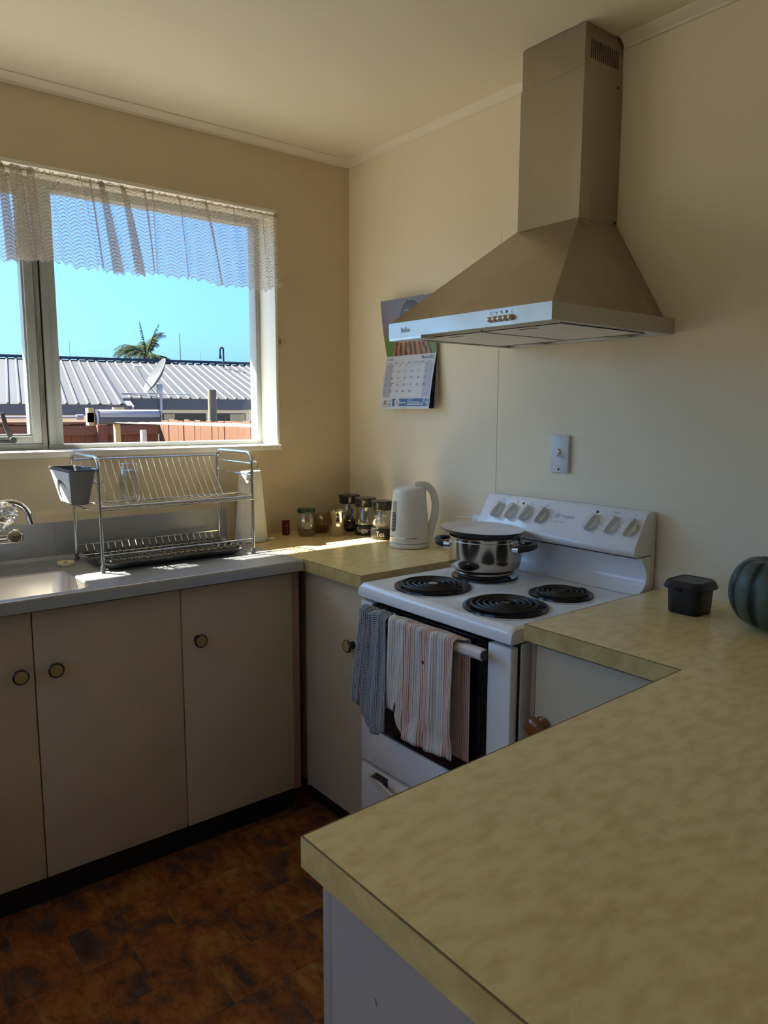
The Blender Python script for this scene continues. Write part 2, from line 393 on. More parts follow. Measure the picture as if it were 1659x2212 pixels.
# ---- floor: vinyl tiles laid in running bond, each its own piece
M_tile = mat('vinyl_tile', (0.150, 0.047, 0.014), 0.5, spec=0.3)
def tile_nodes(mt):
    n = mt.node_tree.nodes; L = mt.node_tree.links; bs = n['Principled BSDF']
    g = n.new('ShaderNodeNewGeometry'); oi = n.new('ShaderNodeObjectInfo'); mul = n.new('ShaderNodeVectorMath'); mul.operation = 'SCALE'; mul.inputs[0].default_value = (17.3, 9.1, 5.7); L.new(oi.outputs['Random'], mul.inputs['Scale'])
    ad = n.new('ShaderNodeVectorMath'); L.new(g.outputs['Position'], ad.inputs[0]); L.new(mul.outputs[0], ad.inputs[1])
    def noise(sc, det, st):
        mp = n.new('ShaderNodeMapping'); mp.inputs['Scale'].default_value = st; mp.inputs['Rotation'].default_value = (0, 0, 0.5); L.new(ad.outputs[0], mp.inputs[0])
        z = n.new('ShaderNodeTexNoise'); z.inputs['Scale'].default_value = sc; z.inputs['Detail'].default_value = det; z.inputs['Roughness'].default_value = 0.65; z.inputs['Distortion'].default_value = 0.6; L.new(mp.outputs[0], z.inputs['Vector']); return z.outputs[0]
    r1 = n.new('ShaderNodeValToRGB'); L.new(noise(9, 6, (1, 0.6, 1)), r1.inputs[0]); cr = r1.color_ramp
    cr.elements[0].position = 0.30; cr.elements[0].color = (0.075, 0.042, 0.036, 1); cr.elements[1].position = 0.70; cr.elements[1].color = (0.36, 0.225, 0.075, 1)
    for p, c in ((0.40, (0.12, 0.065, 0.050, 1)), (0.46, (0.25, 0.080, 0.024, 1)), (0.57, (0.34, 0.125, 0.032, 1))): e = cr.elements.new(p); e.color = c
    r2 = n.new('ShaderNodeMapRange'); r2.inputs[1].default_value = 0.45; r2.inputs[2].default_value = 0.7; L.new(noise(40, 5, (1, 0.5, 1)), r2.inputs[0])
    mx = n.new('ShaderNodeMix'); mx.data_type = 'RGBA'; mx.blend_type = 'MULTIPLY'; L.new(r2.outputs[0], mx.inputs[0]); L.new(r1.outputs[0], mx.inputs[6]); mx.inputs[7].default_value = (0.45, 0.40, 0.36, 1)
    L.new(mx.outputs[2], bs.inputs['Base Color'])
tile_nodes(M_tile)
M_grout = mat('tile_joint', (0.26, 0.20, 0.15), 0.8)
M_carpet = mat('beige_carpet', (0.50, 0.43, 0.33), 0.95, bump=0.4, bscale=300)
fl = thing('floor', None, None, (-1.8, -2.6, 0), kind='structure', world=True)
b = NB(); box(b, XL, 0.006, -2.05, 0.0, -0.08, -0.0015); obj('joint_bed', b, M_grout, fl, 0)
b = NB(); box(b, XL, 0.006, YF, -2.05, -0.08, -0.001); obj('carpet', b, M_carpet, fl, 0)
TW, TH = 0.2475, 0.1585
b = NB(); box(b, 0.0008, TW-0.0008, 0.0008, TH-0.0008, -0.0015, 0.0, bev=0.0005, seg=1); tile_me = bpy.data.meshes.new('tile'); b.to_mesh(tile_me); b.free(); finish(tile_me, 0); tile_me.materials.append(M_tile)
for row in range(-1, 10):
    y1 = -0.462 - row*TH
    off = -1.3735 if row % 2 == 1 else -1.2495
    for k in range(-5, 4):
        x0 = off + k*TW
        if x0 > -0.30: continue
        t = obj('tile', tile_me, M_tile, fl); t.location = (x0, y1-TH, 0)

# ================================================================== WINDOW
win = thing('window_1', None, None, ((WX0+WX1)/2, 0.06, WZ0), kind='structure', world=True)
b = NB(); box(b, WX0-0.012, WX1+0.012, -0.020, 0.21, WZ0-0.020, WZ0, bev=0.003); obj('sill_board', b, M_reveal, win)
b = NB(); box(b, WX1, WX1+0.012, -0.004, 0.20, WZ0, WZ1+0.012, bev=0.0015); obj('jamb_board', b, M_reveal, win)
b = NB(); box(b, WX0-0.012, WX0, -0.004, 0.20, WZ0, WZ1+0.012, bev=0.0015); obj('jamb_board', b, M_reveal, win)
b = NB(); box(b, WX0, WX1, -0.004, 0.20, WZ1, WZ1+0.012, bev=0.0015); obj('head_board', b, M_reveal, win)
FY0, FY1 = 0.112, 0.165
def bar(name, x0, x1, z0, z1, y0=FY0, y1=FY1, m=M_alu, bev=0.002):
    b = NB(); box(b, x0, x1, y0, y1, z0, z1, bev=bev); return obj(name, b, m, win)
bar('frame_stile', WX1-0.021, WX1, WZ0, WZ1)
bar('frame_rail', -1.162, WX1-0.021, WZ0, WZ0+0.016); bar('frame_rail', -1.162, WX1-0.021, WZ1-0.027, WZ1)
b = NB(); box(b, -1.160, -1.116, FY0-0.004, FY1, WZ0+0.016, WZ1-0.027, bev=0.002); box(b, -1.1405, -1.1385, FY0-0.0055, FY0, WZ0+0.016, WZ1-0.03); obj('frame_stile', b, M_alu, win)
b = NB(); box(b, -1.1665, -1.160, FY0+0.012, FY1, WZ0+0.005, WZ1); obj('seal_strip', b, M_rubber, win)
b = NB(); box(b, -1.176, -1.1665, FY0+0.002, FY1, WZ0+0.002, WZ1); obj('track_strip', b, M_dirtyalu, win)
b = NB(); box(b, -1.181, -1.176, FY0+0.004, FY1, WZ0+0.002, WZ1); obj('edge_strip', b, M_alu, win)
b = NB(); box(b, -1.1845, -1.181, FY0+0.012, FY1, WZ0+0.010, WZ1); obj('seal_strip', b, M_rubber, win)
# opening sash beside it
CS0, CS1 = -1.80, -1.1845
bar('outer_rail', CS0, -1.181, WZ0, WZ0+0.020, FY0+0.006); bar('outer_rail', CS0, -1.181, WZ1-0.02, WZ1, FY0+0.006)
sy0 = FY0-0.006
for (x0, x1, z0, z1) in ((CS1-0.028, CS1, WZ0+0.022, WZ1-0.022), (CS0, CS0+0.030, WZ0+0.022, WZ1-0.022), (CS0+0.030, CS1-0.028, WZ0+0.022, WZ0+0.046), (CS0+0.030, CS1-0.028, WZ1-0.046, WZ1-0.022)):
    b = NB(); box(b, x0, x1, sy0, FY1-0.005, z0, z1, bev=0.002)
    obj('sash_bar', b, M_alu, win)
b = NB()
for (x0, x1, z0, z1) in ((CS1-0.034, CS1-0.028, WZ0+0.046, WZ1-0.046), (CS0+0.030, CS0+0.036, WZ0+0.046, WZ1-0.046), (CS0+0.036, CS1-0.034, WZ0+0.046, WZ0+0.052), (CS0+0.036, CS1-0.034, WZ1-0.052, WZ1-0.046)):
    box(b, x0, x1, sy0+0.010, FY1-0.01, z0, z1)
obj('glazing_bead', b, M_alu, win, 0)
bar('frame_stile', CS0-0.05, CS0, WZ0, WZ1)
bar('frame_rail', WX0, CS0-0.05, WZ0, WZ0+0.016); bar('frame_rail', WX0, CS0-0.05, WZ1-0.027, WZ1); bar('frame_stile', WX0, WX0+0.021, WZ0+0.016, WZ1-0.027)
for x0, x1 in ((-1.118, WX1-0.019), (CS0+0.028, CS1-0.026), (WX0+0.019, CS0-0.048)):
    b = NB(); quad(b, [(x0, 0.142, WZ0+0.012), (x1, 0.142, WZ0+0.012), (x1, 0.142, WZ1-0.02), (x0, 0.142, WZ1-0.02)]); obj('pane', b, M_pane, win, 0)
# stay on the opening sash
b = NB()
sweep(b, [(-1.283, sy0-0.014, 1.296), (-1.297, sy0-0.022, 1.330), (-1.306, sy0-0.024, 1.372)], [(-0.007, -0.004), (0.007, -0.004), (0.007, 0.004), (-0.007, 0.004)], (0, 1, 0), scale=[(1.1, 1), (1, 1), (0.75, 1)])
box(b, -1.36, -1.270, sy0-0.010, sy0, 1.275, 1.287, bev=0.003); cyl(b, (-1.276, sy0-0.018, 1.284), (-1.276, sy0, 1.284), 0.010, n=14)
obj('stay_handle', b, M_rubber, win)

# lace valance on its wire
M_lace = bpy.data.materials.new('lace'); M_lace.use_nodes = True
def lace_nodes(mt):
    n = mt.node_tree.nodes; L = mt.node_tree.links; n.remove(n['Principled BSDF']); o = n['Material Output']
    def math_(op, a, b_=None):
        k = n.new('ShaderNodeMath'); k.operation = op
        for i, v in enumerate((a, b_)):
            if v is None: continue
            if isinstance(v, (int, float)): k.inputs[i].default_value = v
            else: L.new(v, k.inputs[i])
        return k.outputs[0]
    uv = n.new('ShaderNodeUVMap'); uv.uv_map = 'UVMap'; s = n.new('ShaderNodeSeparateXYZ'); L.new(uv.outputs[0], s.inputs[0])
    arch = math_('ABSOLUTE', math_('SINE', math_('MULTIPLY', s.outputs[0], PI/0.036)))
    ph = math_('FRACT', math_('DIVIDE', math_('SUBTRACT', s.outputs[1], math_('MULTIPLY', arch, 0.0105)), 0.0112))
    line = math_('GREATER_THAN', ph, 0.74)                                       # close-woven line
    fade = math_('MULTIPLY', ph, 0.22)
    op = math_('ADD', math_('ADD', math_('MULTIPLY', line, 0.42), fade), 0.30)
    head = math_('GREATER_THAN', s.outputs[1], 0.262)
    op = math_('MINIMUM', math_('ADD', op, math_('MULTIPLY', head, 0.25)), 0.97)
    d = n.new('ShaderNodeBsdfDiffuse'); d.inputs[0].default_value = (0.64, 0.57, 0.47, 1)
    t = n.new('ShaderNodeBsdfTranslucent'); t.inputs[0].default_value = (0.64, 0.57, 0.47, 1)
    m1 = n.new('ShaderNodeMixShader'); m1.inputs[0].default_value = 0.45; L.new(d.outputs[0], m1.inputs[1]); L.new(t.outputs[0], m1.inputs[2])
    tr = n.new('ShaderNodeBsdfTransparent'); m2 = n.new('ShaderNodeMixShader'); L.new(op, m2.inputs[0]); L.new(tr.outputs[0], m2.inputs[1]); L.new(m1.outputs[0], m2.inputs[2]); L.new(m2.outputs[0], o.inputs[0])
lace_nodes(M_lace)
cur = thing('curtain', 'sheer cream lace valance with scalloped hem gathered on a wire across the window top', 'curtain', (-1.3, -0.025, 1.83), world=True)
def fold_x(px, z):    # a pixel column at the valance, as x on its plane
    a = _y + math.atan((px-829.5)/1594.5); return CAM.x + (-0.025-CAM.y)*math.tan(a)
# deep pleats: (x at the top, x at the hem, width at the top, width at the hem)
PL = []
for pt, pb, wt, wb in ((203, 231, 3, 6), (222, 240, 4, 5), (243, 274, 10, 26), (288, 318, 12, 22), (333, 344, 6, 7), (350, 354, 3, 4), (405, 417, 4, 6), (458, 484, 8, 9), (70, 78, 20, 30), (12, 17, 4, 6), (574, 585, 5, 5), (100, 108, 14, 16), (40, 52, 12, 22), (140, 152, 2, 3), (516, 527, 2, 3)):
    k = 1/640.0
    PL.append((fold_x(pt, 2.1), fold_x(pb, 1.84), wt*k, wb*k))
xx = fold_x(0, 2)
while xx > -2.2:
    xx -= random.uniform(0.05, 0.12); wq = random.choice((0.006, 0.01, 0.03)); PL.append((xx-0.02, xx, wq*0.6, wq))
PL.sort(key=lambda q: q[0])
cols = []        # each: (x_top, x_hem, y, u)
xa = WX0+0.01; xb_end_t, xb_end_h = -0.366, -0.338
u = 0.0
def add_run(t0, h0, t1, h1, y0, y1, n):
    global u
    for k in range(n):
        f = (k+1)/n
        t = t0+(t1-t0)*f; h = h0+(h1-h0)*f
        u += (abs(h1-h0)+abs(y1-y0)*0.3)/n
        cols.append((t, h, y0+(y1-y0)*f, u))
ct, ch = xa, xa
cols.append((ct, ch, 0.0, 0.0))
for pt, pb, wt, wb in PL:
    t1, h1 = pt+wt/2, pb+wb/2
    if h1 <= ch+0.004: continue
    n = max(2, int((h1-ch)/0.004)); add_run(ct, ch, t1, h1, 0.0, 0.0, n)
    add_run(t1, h1, pt-wt/2, pb-wb/2, 0.0, 0.009, 4)
    add_run(pt-wt/2, pb-wb/2, pt-wt/2+0.001, pb-wb/2+0.001, 0.009, 0.016, 2)
    ct, ch = pt-wt/2+0.001, pb-wb/2+0.001
    n2 = 6; add_run(ct, ch, ct+wt*1.4, ch+wb*1.4, 0.016, 0.0, n2); ct += wt*1.4; ch += wb*1.4
add_run(ct, ch, xb_end_t, xb_end_h, 0.0, 0.0, max(2, int((xb_end_h-ch)/0.004)))
NZ = 22; bm = NB(); uvl = bm.loops.layers.uv.new('UVMap'); grid = []
rng = random.Random(3); ph1, ph2 = 1.3, 0.4
for (t, h, y, uu) in cols:
    colv = []
    hem = 1.824 + 0.0120*abs(math.sin(PI*uu/0.036)) + 0.006*math.sin(uu*9+1) + 0.004*math.sin(uu*31)
    topz = 2.106 + 0.003*math.sin(uu*260) + 0.002*math.sin(uu*97)
    for j in range(NZ):
        f = j/(NZ-1); z = topz + (hem-topz)*f
        ease = f**0.8
        x = t + (h-t)*ease
        wav = 0.007*math.sin(uu*95+1)*min(1, 0.35+f) + 0.006*math.sin(uu*37+ph1+f)*f + (0.004*math.sin(uu*300)*max(0, 1-f*5))
        colv.append((bm.verts.new((x, -0.026 + wav - y*0.9*min(1, 0.3+f) - 0.006*f, z)), (uu, z-1.826)))
    grid.append(colv)
for i in range(len(grid)-1):
    for j in range(NZ-1):
        q = [grid[i][j], grid[i+1][j], grid[i+1][j+1], grid[i][j+1]]
        f = bm.faces.new([v[0] for v in q])
        for lp, v in zip(f.loops, q): lp[uvl].uv = v[1]
obj('lace_cloth', bm, M_lace, cur, 180)
b = NB(); tube(b, [(WX0, -0.024, 2.102), (-1.3, -0.024, 2.098), (-0.352, -0.018, 2.104)], 0.0022, 6)
tube(b, [(-0.350, -0.014, 2.104+0.008*math.sin(t)) if False else (-0.349, -0.016+0.007*math.cos(t), 2.104+0.007*math.sin(t)) for t in np.linspace(0, 2*PI, 13)[:-1]], 0.0014, 6, True)
tube(b, [(-0.348, 0.0, 2.115), (-0.348, -0.018, 2.113), (-0.348, -0.02, 2.098)], 0.0016, 6)
obj('curtain_wire', b, M_brass, cur)
b = NB(); tube(b, [(-0.335, 0.004, 1.650), (-0.335, -0.008, 1.650), (-0.334, -0.012, 1.642), (-0.335, -0.008, 1.636), (-0.336, -0.004, 1.640)], 0.002, 6); tube(b, [(-0.333, -0.004, 1.655), (-0.328, -0.010, 1.651)], 0.0015, 5)
tag(obj('hook', b, M_brass), 'tiny bent hook on the wall right of the window', 'hook')

# ================================================================== CABINETS AND BENCHES
def knob(parent, x, y, z, axis, r=0.0205):
    """round knob: black rim and stem, tan face; axis = outward direction"""
    q = Vector((0, 0, 1)).rotation_difference(Vector(axis)).to_matrix().to_4x4()
    b = NB(); lathe(b, [(0.0, 0.0), (r*0.62, 0.0), (r*0.55, 0.006), (r*0.52, 0.012), (r*0.85, 0.018), (r, 0.022), (r, 0.026), (r*0.86, 0.029), (r*0.80, 0.027)], (x, y, z), 28, M=q, mis=[0]*8); k = obj('knob', b, M_knobrim, parent)
    b = NB(); lathe(b, [(r*0.81, 0.0262), (r*0.78, 0.0282), (r*0.5, 0.029), (0.0, 0.029)], (x, y, z), 28, M=q); obj('knob_face', b, M_knobface, k)
    return k
# sink cabinet: doors face the room (-y)
YD = -0.488
sc = thing('sink_cabinet', 'long cream base cabinet with flat doors and round knobs under the steel sink', 'cabinet', (-1.8, -0.25, 0), world=True)
b = NB(); box(b, XL+0.02, -0.583, YD+0.019, -0.03, 0.10, 0.70); box(b, XL+0.02, -1.75, YD+0.019, -0.03, 0.70, 0.86); box(b, -1.17, -0.583, YD+0.019, -0.03, 0.70, 0.86); obj('body', b, M_cabinside, sc, 0)
b = NB(); box(b, XL+0.02, -0.56, YD+0.055, YD+0.075, 0.0, 0.10); obj('kickboard', b, M_kick, sc, 0)
def door_y(x0, x1, kx):
    b = NB(); box(b, x0+0.0015, x1-0.0015, YD, YD+0.018, 0.103, 0.855, bev=0.002)
    d = obj('door', b, M_cab, sc); 
    if kx is not None: knob(d, kx, YD, 0.694, (0, -1, 0))
door_y(-0.972, -0.586, -0.922); door_y(-1.382, -0.972, -1.334); door_y(-1.80, -1.382, -1.421); door_y(-2.21, -1.80, -1.83); door_y(-2.62, -2.21, -2.25)
b = NB(); box(b, -0.5845, -0.558, YD+0.006, YD+0.03, 0.095, 0.862, bev=0.001); obj('corner_post', b, M_post, sc)
# corner cabinet left of the stove, door faces -x
XD = -0.535
cc = thing('corner_cabinet', 'narrow cream corner cabinet with one knobbed door left of the stove', 'cabinet', (-0.27, -0.6, 0), world=True)
b = NB(); box(b, XD+0.02, -0.01, -0.818, -0.03, 0.10, 0.861); obj('body', b, M_cabinside, cc, 0)
b = NB(); box(b, XD+0.06, XD+0.08, -0.818, -0.43, 0.0, 0.10); obj('kickboard', b, M_kick, cc, 0)
b = NB(); box(b, XD, XD+0.018, -0.817, -0.492, 0.103, 0.855, bev=0.002); d = obj('door', b, M_cab, cc); knob(d, XD, -0.757, 0.668, (-1, 0, 0))
b = NB(); box(b, XD+0.002, XD+0.02, -0.4915, -0.4835, 0.095, 0.861); obj('corner_post', b, M_post, cc, 0)
# cabinet right of the stove
rc = thing('drawer_cabinet', 'cream cabinet with a varnished wooden knob right of the stove', 'cabinet', (-0.27, -1.66, 0), world=True)
b = NB(); box(b, XD+0.02, -0.01, -1.858, -1.456, 0.10, 0.861); obj('body', b, M_cabinside, rc, 0)
b = NB(); box(b, XD+0.002, XD+0.02, -1.4695, -1.456, 0.09, 0.861, bev=0.001); obj('side_stile', b, M_post, rc)
b = NB(); box(b, XD, XD+0.018, -1.858, -1.471, 0.103, 0.850, bev=0.003); d = obj('door', b, M_cab, rc)
q = Vector((0, 0, 1)).rotation_difference(Vector((-1, 0, 0))).to_matrix().to_4x4()
b = NB(); lathe(b, [(0.0, 0.0), (0.019, 0.0), (0.0205, 0.004), (0.017, 0.008), (0.011, 0.012), (0.012, 0.017), (0.019, 0.021), (0.0245, 0.027), (0.0255, 0.033), (0.022, 0.040), (0.014, 0.0445), (0.0, 0.046)], (XD, -1.4985, 0.668), 32, M=q); obj('knob', b, M_woodknob, d, 60)
b = NB(); box(b, XD+0.06, XD+0.08, -1.858, -1.456, 0.0, 0.10); obj('kickboard', b, M_kick, rc, 0)
# peninsula cabinet
pc = thing('peninsula_cabinet', 'white end panelled cabinet carrying the near peninsula bench', 'cabinet', (-0.9, -2.2, 0), world=True)
b = NB(); box(b, -1.370, -0.02, -2.455, -1.90, 0.10, 0.861); obj('body', b, M_cabinside, pc, 0)
b = NB(); box(b, -1.394, -1.372, -2.46, -1.893, 0.0, 0.861, bev=0.001); d = obj('end_panel', b, M_penin, pc)
b = NB(); cyl(b, (-1.3955, -1.975, 0.757), (-1.3935, -1.975, 0.757), 0.0035, n=12); obj('screw_cap', b, M_greyink, d)
b = NB(); box(b, -1.394, -1.371, -1.8925, -1.874, 0.642, 0.861, bev=0.004); obj('edge_strip', b, M_penin, pc)
b = NB(); box(b, -1.396, -1.371, -1.8925, -1.874, 0.0, 0.640, bev=0.004); obj('edge_strip', b, M_penin, pc)
for x0, x1 in ((-1.369, -0.94), (-0.94, -0.57)):
    b = NB(); box(b, x0+0.002, x1-0.002, -1.899, -1.882, 0.103, 0.85, bev=0.002); obj('door', b, M_cab, pc)
b = NB(); box(b, -1.365, -0.02, -1.95, -1.93, 0.0, 0.10); obj('kickboard', b, M_kick, pc, 0)

# laminate worktops
def worktop(name, label, poly, edges):
    t = thing(name, label, 'worktop', (poly[0][0], poly[0][1], 0.862), world=True)
    b = NB(); prism(b, poly, 'z', 0.862, 0.8995); top = obj('top', b, [M_lam], t, 0)
    b = NB(); e = NB()
    for (p, q_) in edges:
        p = Vector((*p, 0)); q2 = Vector((*q_, 0)); d = (q2-p).normalized(); nrm = Vector((d.y, -d.x, 0))
        for bb, z0, z1, th, back in ((b, 0.8615, 0.8985, 0.0012, 0.001), (e, 0.8985, 0.8998, 0.0014, 0.0002)):
            a = [p-nrm*back, q2-nrm*back, q2+nrm*th, p+nrm*th]
            lo = [bb.verts.new((v.x, v.y, z0)) for v in a]; hi = [bb.verts.new((v.x, v.y, z1)) for v in a]
            ring_faces(bb, lo, hi); bb.faces.new(hi); bb.faces.new(list(reversed(lo)))
    obj('edge_band', b, M_lamedge, t, 0); obj('seam_line', e, M_seam, t, 0)
    return t
worktop('corner_worktop', 'mustard yellow laminate worktop in the corner under the canisters and kettle', [(-0.5635, 0.0), (-0.5635, -0.509), (-0.558, -0.509), (-0.556, -0.823), (0.0, -0.823), (0.0, 0.0)], [((-0.556, -0.823), (-0.558, -0.5095)), ((-0.001, -0.823), (-0.556, -0.823))])
P1, P2, P3, P4 = (-0.557, -1.4525), (-0.557, -1.836), (-1.413, -1.862), (-1.413, -2.50)
worktop('peninsula_worktop', 'large mottled mustard laminate worktop of the near peninsula wrapping right of the stove', [(0, -1.4525), (0, -2.50), P4, P3, P2, P1], [(P2, P1), (P3, P2), (P4, P3), (P1, (-0.001, -1.4525))])

# steel sink bench
sb = thing('sink_bench', 'worn stainless steel sink bench with a pressed bowl and upstand below the window', 'sink', (-1.5, -0.25, 0.86), world=True)
BX0, BX1, BY0, BY1 = -1.72, -1.217, -0.492, -0.205
bm = NB()
nx = 12
outer = []
def edge_pts(a, c, n): return [(a[0]+(c[0]-a[0])*k/n, a[1]+(c[1]-a[1])*k/n) for k in range(n)]
X0, X1, Y0, Y1 = XL+0.002, -0.5655, -0.519, -0.0115
for a, c in (((X0, Y0), (X1, Y0)), ((X1, Y0), (X1, Y1)), ((X1, Y1), (X0, Y1)), ((X0, Y1), (X0, Y0))): outer += edge_pts(a, c, nx)
ov = [bm.verts.new((x, y, 0.900)) for x, y in outer]
rp_ = rrect(BX1-BX0, BY1-BY0, 0.055, 8, (BX0+BX1)/2, (BY0+BY1)/2)
iv = [bm.verts.new((x, y, 0.900)) for x, y in rp_]
es = [bm.edges.new((ov[i], ov[(i+1) % len(ov)])) for i in range(len(ov))] + [bm.edges.new((iv[i], iv[(i+1) % len(iv)])) for i in range(len(iv))]
bmesh.ops.triangle_fill(bm, use_beauty=True, edges=es)
lip = [bm.verts.new((x, y, 0.896)) for x, y in rrect(BX1-BX0-0.006, BY1-BY0-0.006, 0.052, 8, (BX0+BX1)/2, (BY0+BY1)/2)]
ring_faces(bm, iv, lip)
# rolled front edge and right edge
prof = [(0, 0), (-0.003, -0.001), (-0.005, -0.004), (-0.006, -0.010), (-0.006, -0.034), (0.004, -0.036)]
prev = [(x, Y0, 0.9) for x in (X0, X1)]
rings = [[Vector((x, Y0+dy, 0.9+dz)) for x in (X0, X1)] for dy, dz in prof]
vr = [[bm.verts.new(p) for p in r] for r in rings]
for k in range(len(vr)-1): ring_faces(bm, vr[k], vr[k+1], closed=False)
quad(bm, [(X1, Y0-0.006, 0.90), (X1, Y1, 0.90), (X1, Y1, 0.866), (X1, Y0-0.006, 0.866)])
quad(bm, [(X0, Y0+0.004, 0.864), (X1, Y0+0.004, 0.864), (X1, Y1, 0.880), (X0, Y1, 0.880)]) if False else None
obj('bench_top', bm, M_bench, sb, 30)
bm = NB()
secs = []
for ins, fr, z, rr in ((0.003, 0.003, 0.896, 0.052), (0.005, 0.014, 0.876, 0.050), (0.007, 0.030, 0.860, 0.048), (0.012, 0.034, 0.775, 0.048), (0.020, 0.042, 0.752, 0.044), (0.045, 0.067, 0.742, 0.030)):
    secs.append((rrect(BX1-BX0-2*ins, BY1-BY0-ins-fr, rr, 8, (BX0+BX1)/2, (BY0+fr+BY1-ins)/2), z))
loft2(bm, secs, cap0=False, cap1=True); obj('sink_bowl', bm, M_basin, sb, 60)
bm = NB(); lathe(bm, [(0.040, 0.744), (0.036, 0.746), (0.030, 0.743), (0.0, 0.743)], ((BX0+BX1)/2, (BY0+BY1)/2, 0), 28); obj('waste_ring', bm, M_chrome, sb)
bm = NB(); box(bm, X0, -0.580, -0.0125, -0.0102, 0.899, 1.021, bev=0.0008, seg=1)
prism(bm, [(-0.0125, 0.9), (-0.022, 0.9), (-0.0155, 0.9035), (-0.0125, 0.910)], 'x', X0, -0.580)
box(bm, -1.192, -1.189, -0.0135, -0.0120, 0.905, 1.020)
obj('upstand', bm, M_bench, sb, 30)

# ================================================================== STOVE
st = thing('stove', 'white freestanding electric stove with four coil burners and a knobbed backguard', 'stove', (-0.3, -1.145, 0), world=True)
SY0, SY1, HZ = -0.850, -1.4375, 0.8885
b = NB(); box(b, -0.545, -0.012, SY1+0.001, SY0-0.001, 0.05, 0.845, bev=0.003); obj('body', b, M_enamelside, st)
b = NB(); box(b, -0.550, -0.5405, SY1+0.004, SY0-0.004, 0.05, 0.848); obj('front_seal', b, M_black, st, 0)
b = NB(); box(b, -0.50, -0.05, SY1+0.03, SY0-0.03, 0.0, 0.05); obj('plinth', b, M_kick, st, 0)
# hob: rolled front, dished round the burners
BUR = [(-0.439, -1.011, 0.094), (-0.439, -1.288, 0.094), (-0.222, -1.293, 0.072), (-0.222, -1.005, 0.084)]
def hobz(x, y):
    z = HZ
    for bx, by, br in BUR:
        d = math.hypot(x-bx, y-by)
        if d < br+0.050:
            t = max(0.0, min(1.0, (br+0.050-d)/0.03)); z = min(z, HZ-0.004*t*t*(3-2*t))
    return z
bm = NB(); NX, NY = 64, 76; gx = []
prof = [(-0.583, 0.850), (-0.5845, 0.862), (-0.583, 0.874), (-0.578, 0.883), (-0.569, HZ)]
for i in range(NX+1): gx.append(-0.560 + (0.560-0.085)*i/NX)
rows = []
ys = [SY0 - 0.0 + (SY1-SY0)*j/NY for j in range(NY+1)]
for (x, z) in prof: rows.append([(x, y, z) for y in ys])
for x in gx: rows.append([(x, y, hobz(x, y)) for y in ys])
# side roll
for r in rows:
    for jj, (off, dz) in ((0, (0.0, -0.016)), (NY, (0.0, -0.016))):
        x, y, z = r[jj]; r[jj] = (x, y, max(0.850, z-0.006))
vr = [[bm.verts.new(p) for p in r] for r in rows]
for k in range(len(vr)-1): ring_faces(bm, vr[k], vr[k+1], closed=False)
for jj in (0, NY):
    low = [bm.verts.new((r[jj][0], r[jj][1], 0.849)) for r in rows]
    ring_faces(bm, [v[jj] for v in vr], low, closed=False)
quad(bm, [(-0.583, SY0, 0.8495), (-0.583, SY1, 0.8495), (-0.54, SY1, 0.8495), (-0.54, SY0, 0.8495)])
obj('hob', bm, M_enamel, st, 50)
def burner(bx, by, br, med):
    b = NB(); lathe(b, [(br+0.0165, HZ-0.0035), (br+0.0150, HZ+0.0015), (br+0.0105, HZ+0.0020), (br+0.004, HZ-0.001), (0.0, HZ-0.003)], (bx, by, 0), 48); bo = obj('burner', b, M_bowl, st, 60)
    b = NB(); turns = 4.6 if br > 0.08 else 3.8; pts = []; N = int(turns*30)
    for i in range(N+1):
        a = 2*PI*turns*i/N; r = 0.020+(br-0.020)*i/N; pts.append((bx+r*math.cos(a+1), by+r*math.sin(a+1), HZ+0.0065))
    pts.append((bx+br*math.cos(2*PI*turns+1.25), by+br*math.sin(2*PI*turns+1.25), HZ+0.001))
    tube(b, pts, 0.0042, 6); obj('coil', b, M_coil, bo, 60)
    b = NB(); lathe(b, [(0.015, HZ+0.002), (0.0145, HZ+0.0085), (0.010, HZ+0.0095), (0.0, HZ+0.0095)], (bx, by, 0), 24); obj('hub', b, M_coil if not med else M_steel, bo)
for k, (bx, by, br) in enumerate(BUR): burner(bx, by, br, k == 0)
# oven door
b = NB(); box(b, -0.572, -0.5505, SY0-0.056, SY1+0.080, 0.458, 0.8365, bev=0.002); dr = obj('oven_door', b, M_blackglass, st)
b = NB(); box(b, -0.576, -0.5505, SY0-0.003, SY0-0.055, 0.3525, 0.8375, bev=0.003); obj('side_strip', b, M_enamel, dr)
b = NB(); box(b, -0.576, -0.5505, SY1+0.079, SY1+0.006, 0.3525, 0.8375, bev=0.003); obj('side_strip', b, M_enamel, dr)
b = NB(); box(b, -0.576, -0.5505, SY0-0.0555, SY1+0.0795, 0.3525, 0.4575, bev=0.002); obj('lower_panel', b, M_enamel, dr)
b = NB(); prism(b, [(-0.600, 0.803), (-0.616, 0.803), (-0.622, 0.810), (-0.622, 0.822), (-0.616, 0.829), (-0.600, 0.829)], 'y', SY0-0.058, SY1+0.060, bev=0.001)
for ya in (SY0-0.058, SY1+0.060): prism(b, [(-0.601, 0.805), (-0.615, 0.805), (-0.620, 0.811), (-0.620, 0.821), (-0.615, 0.827), (-0.601, 0.827)], 'y', ya-0.004, ya+0.004, mi=1)
obj('handle', b, [M_knobwhite, M_black], dr)
for y in (SY0-0.066, SY1+0.107):
    b = NB(); box(b, -0.603, -0.5725, y-0.010, y+0.004, 0.806, 0.826, bev=0.002); obj('handle_mount', b, M_black, dr)
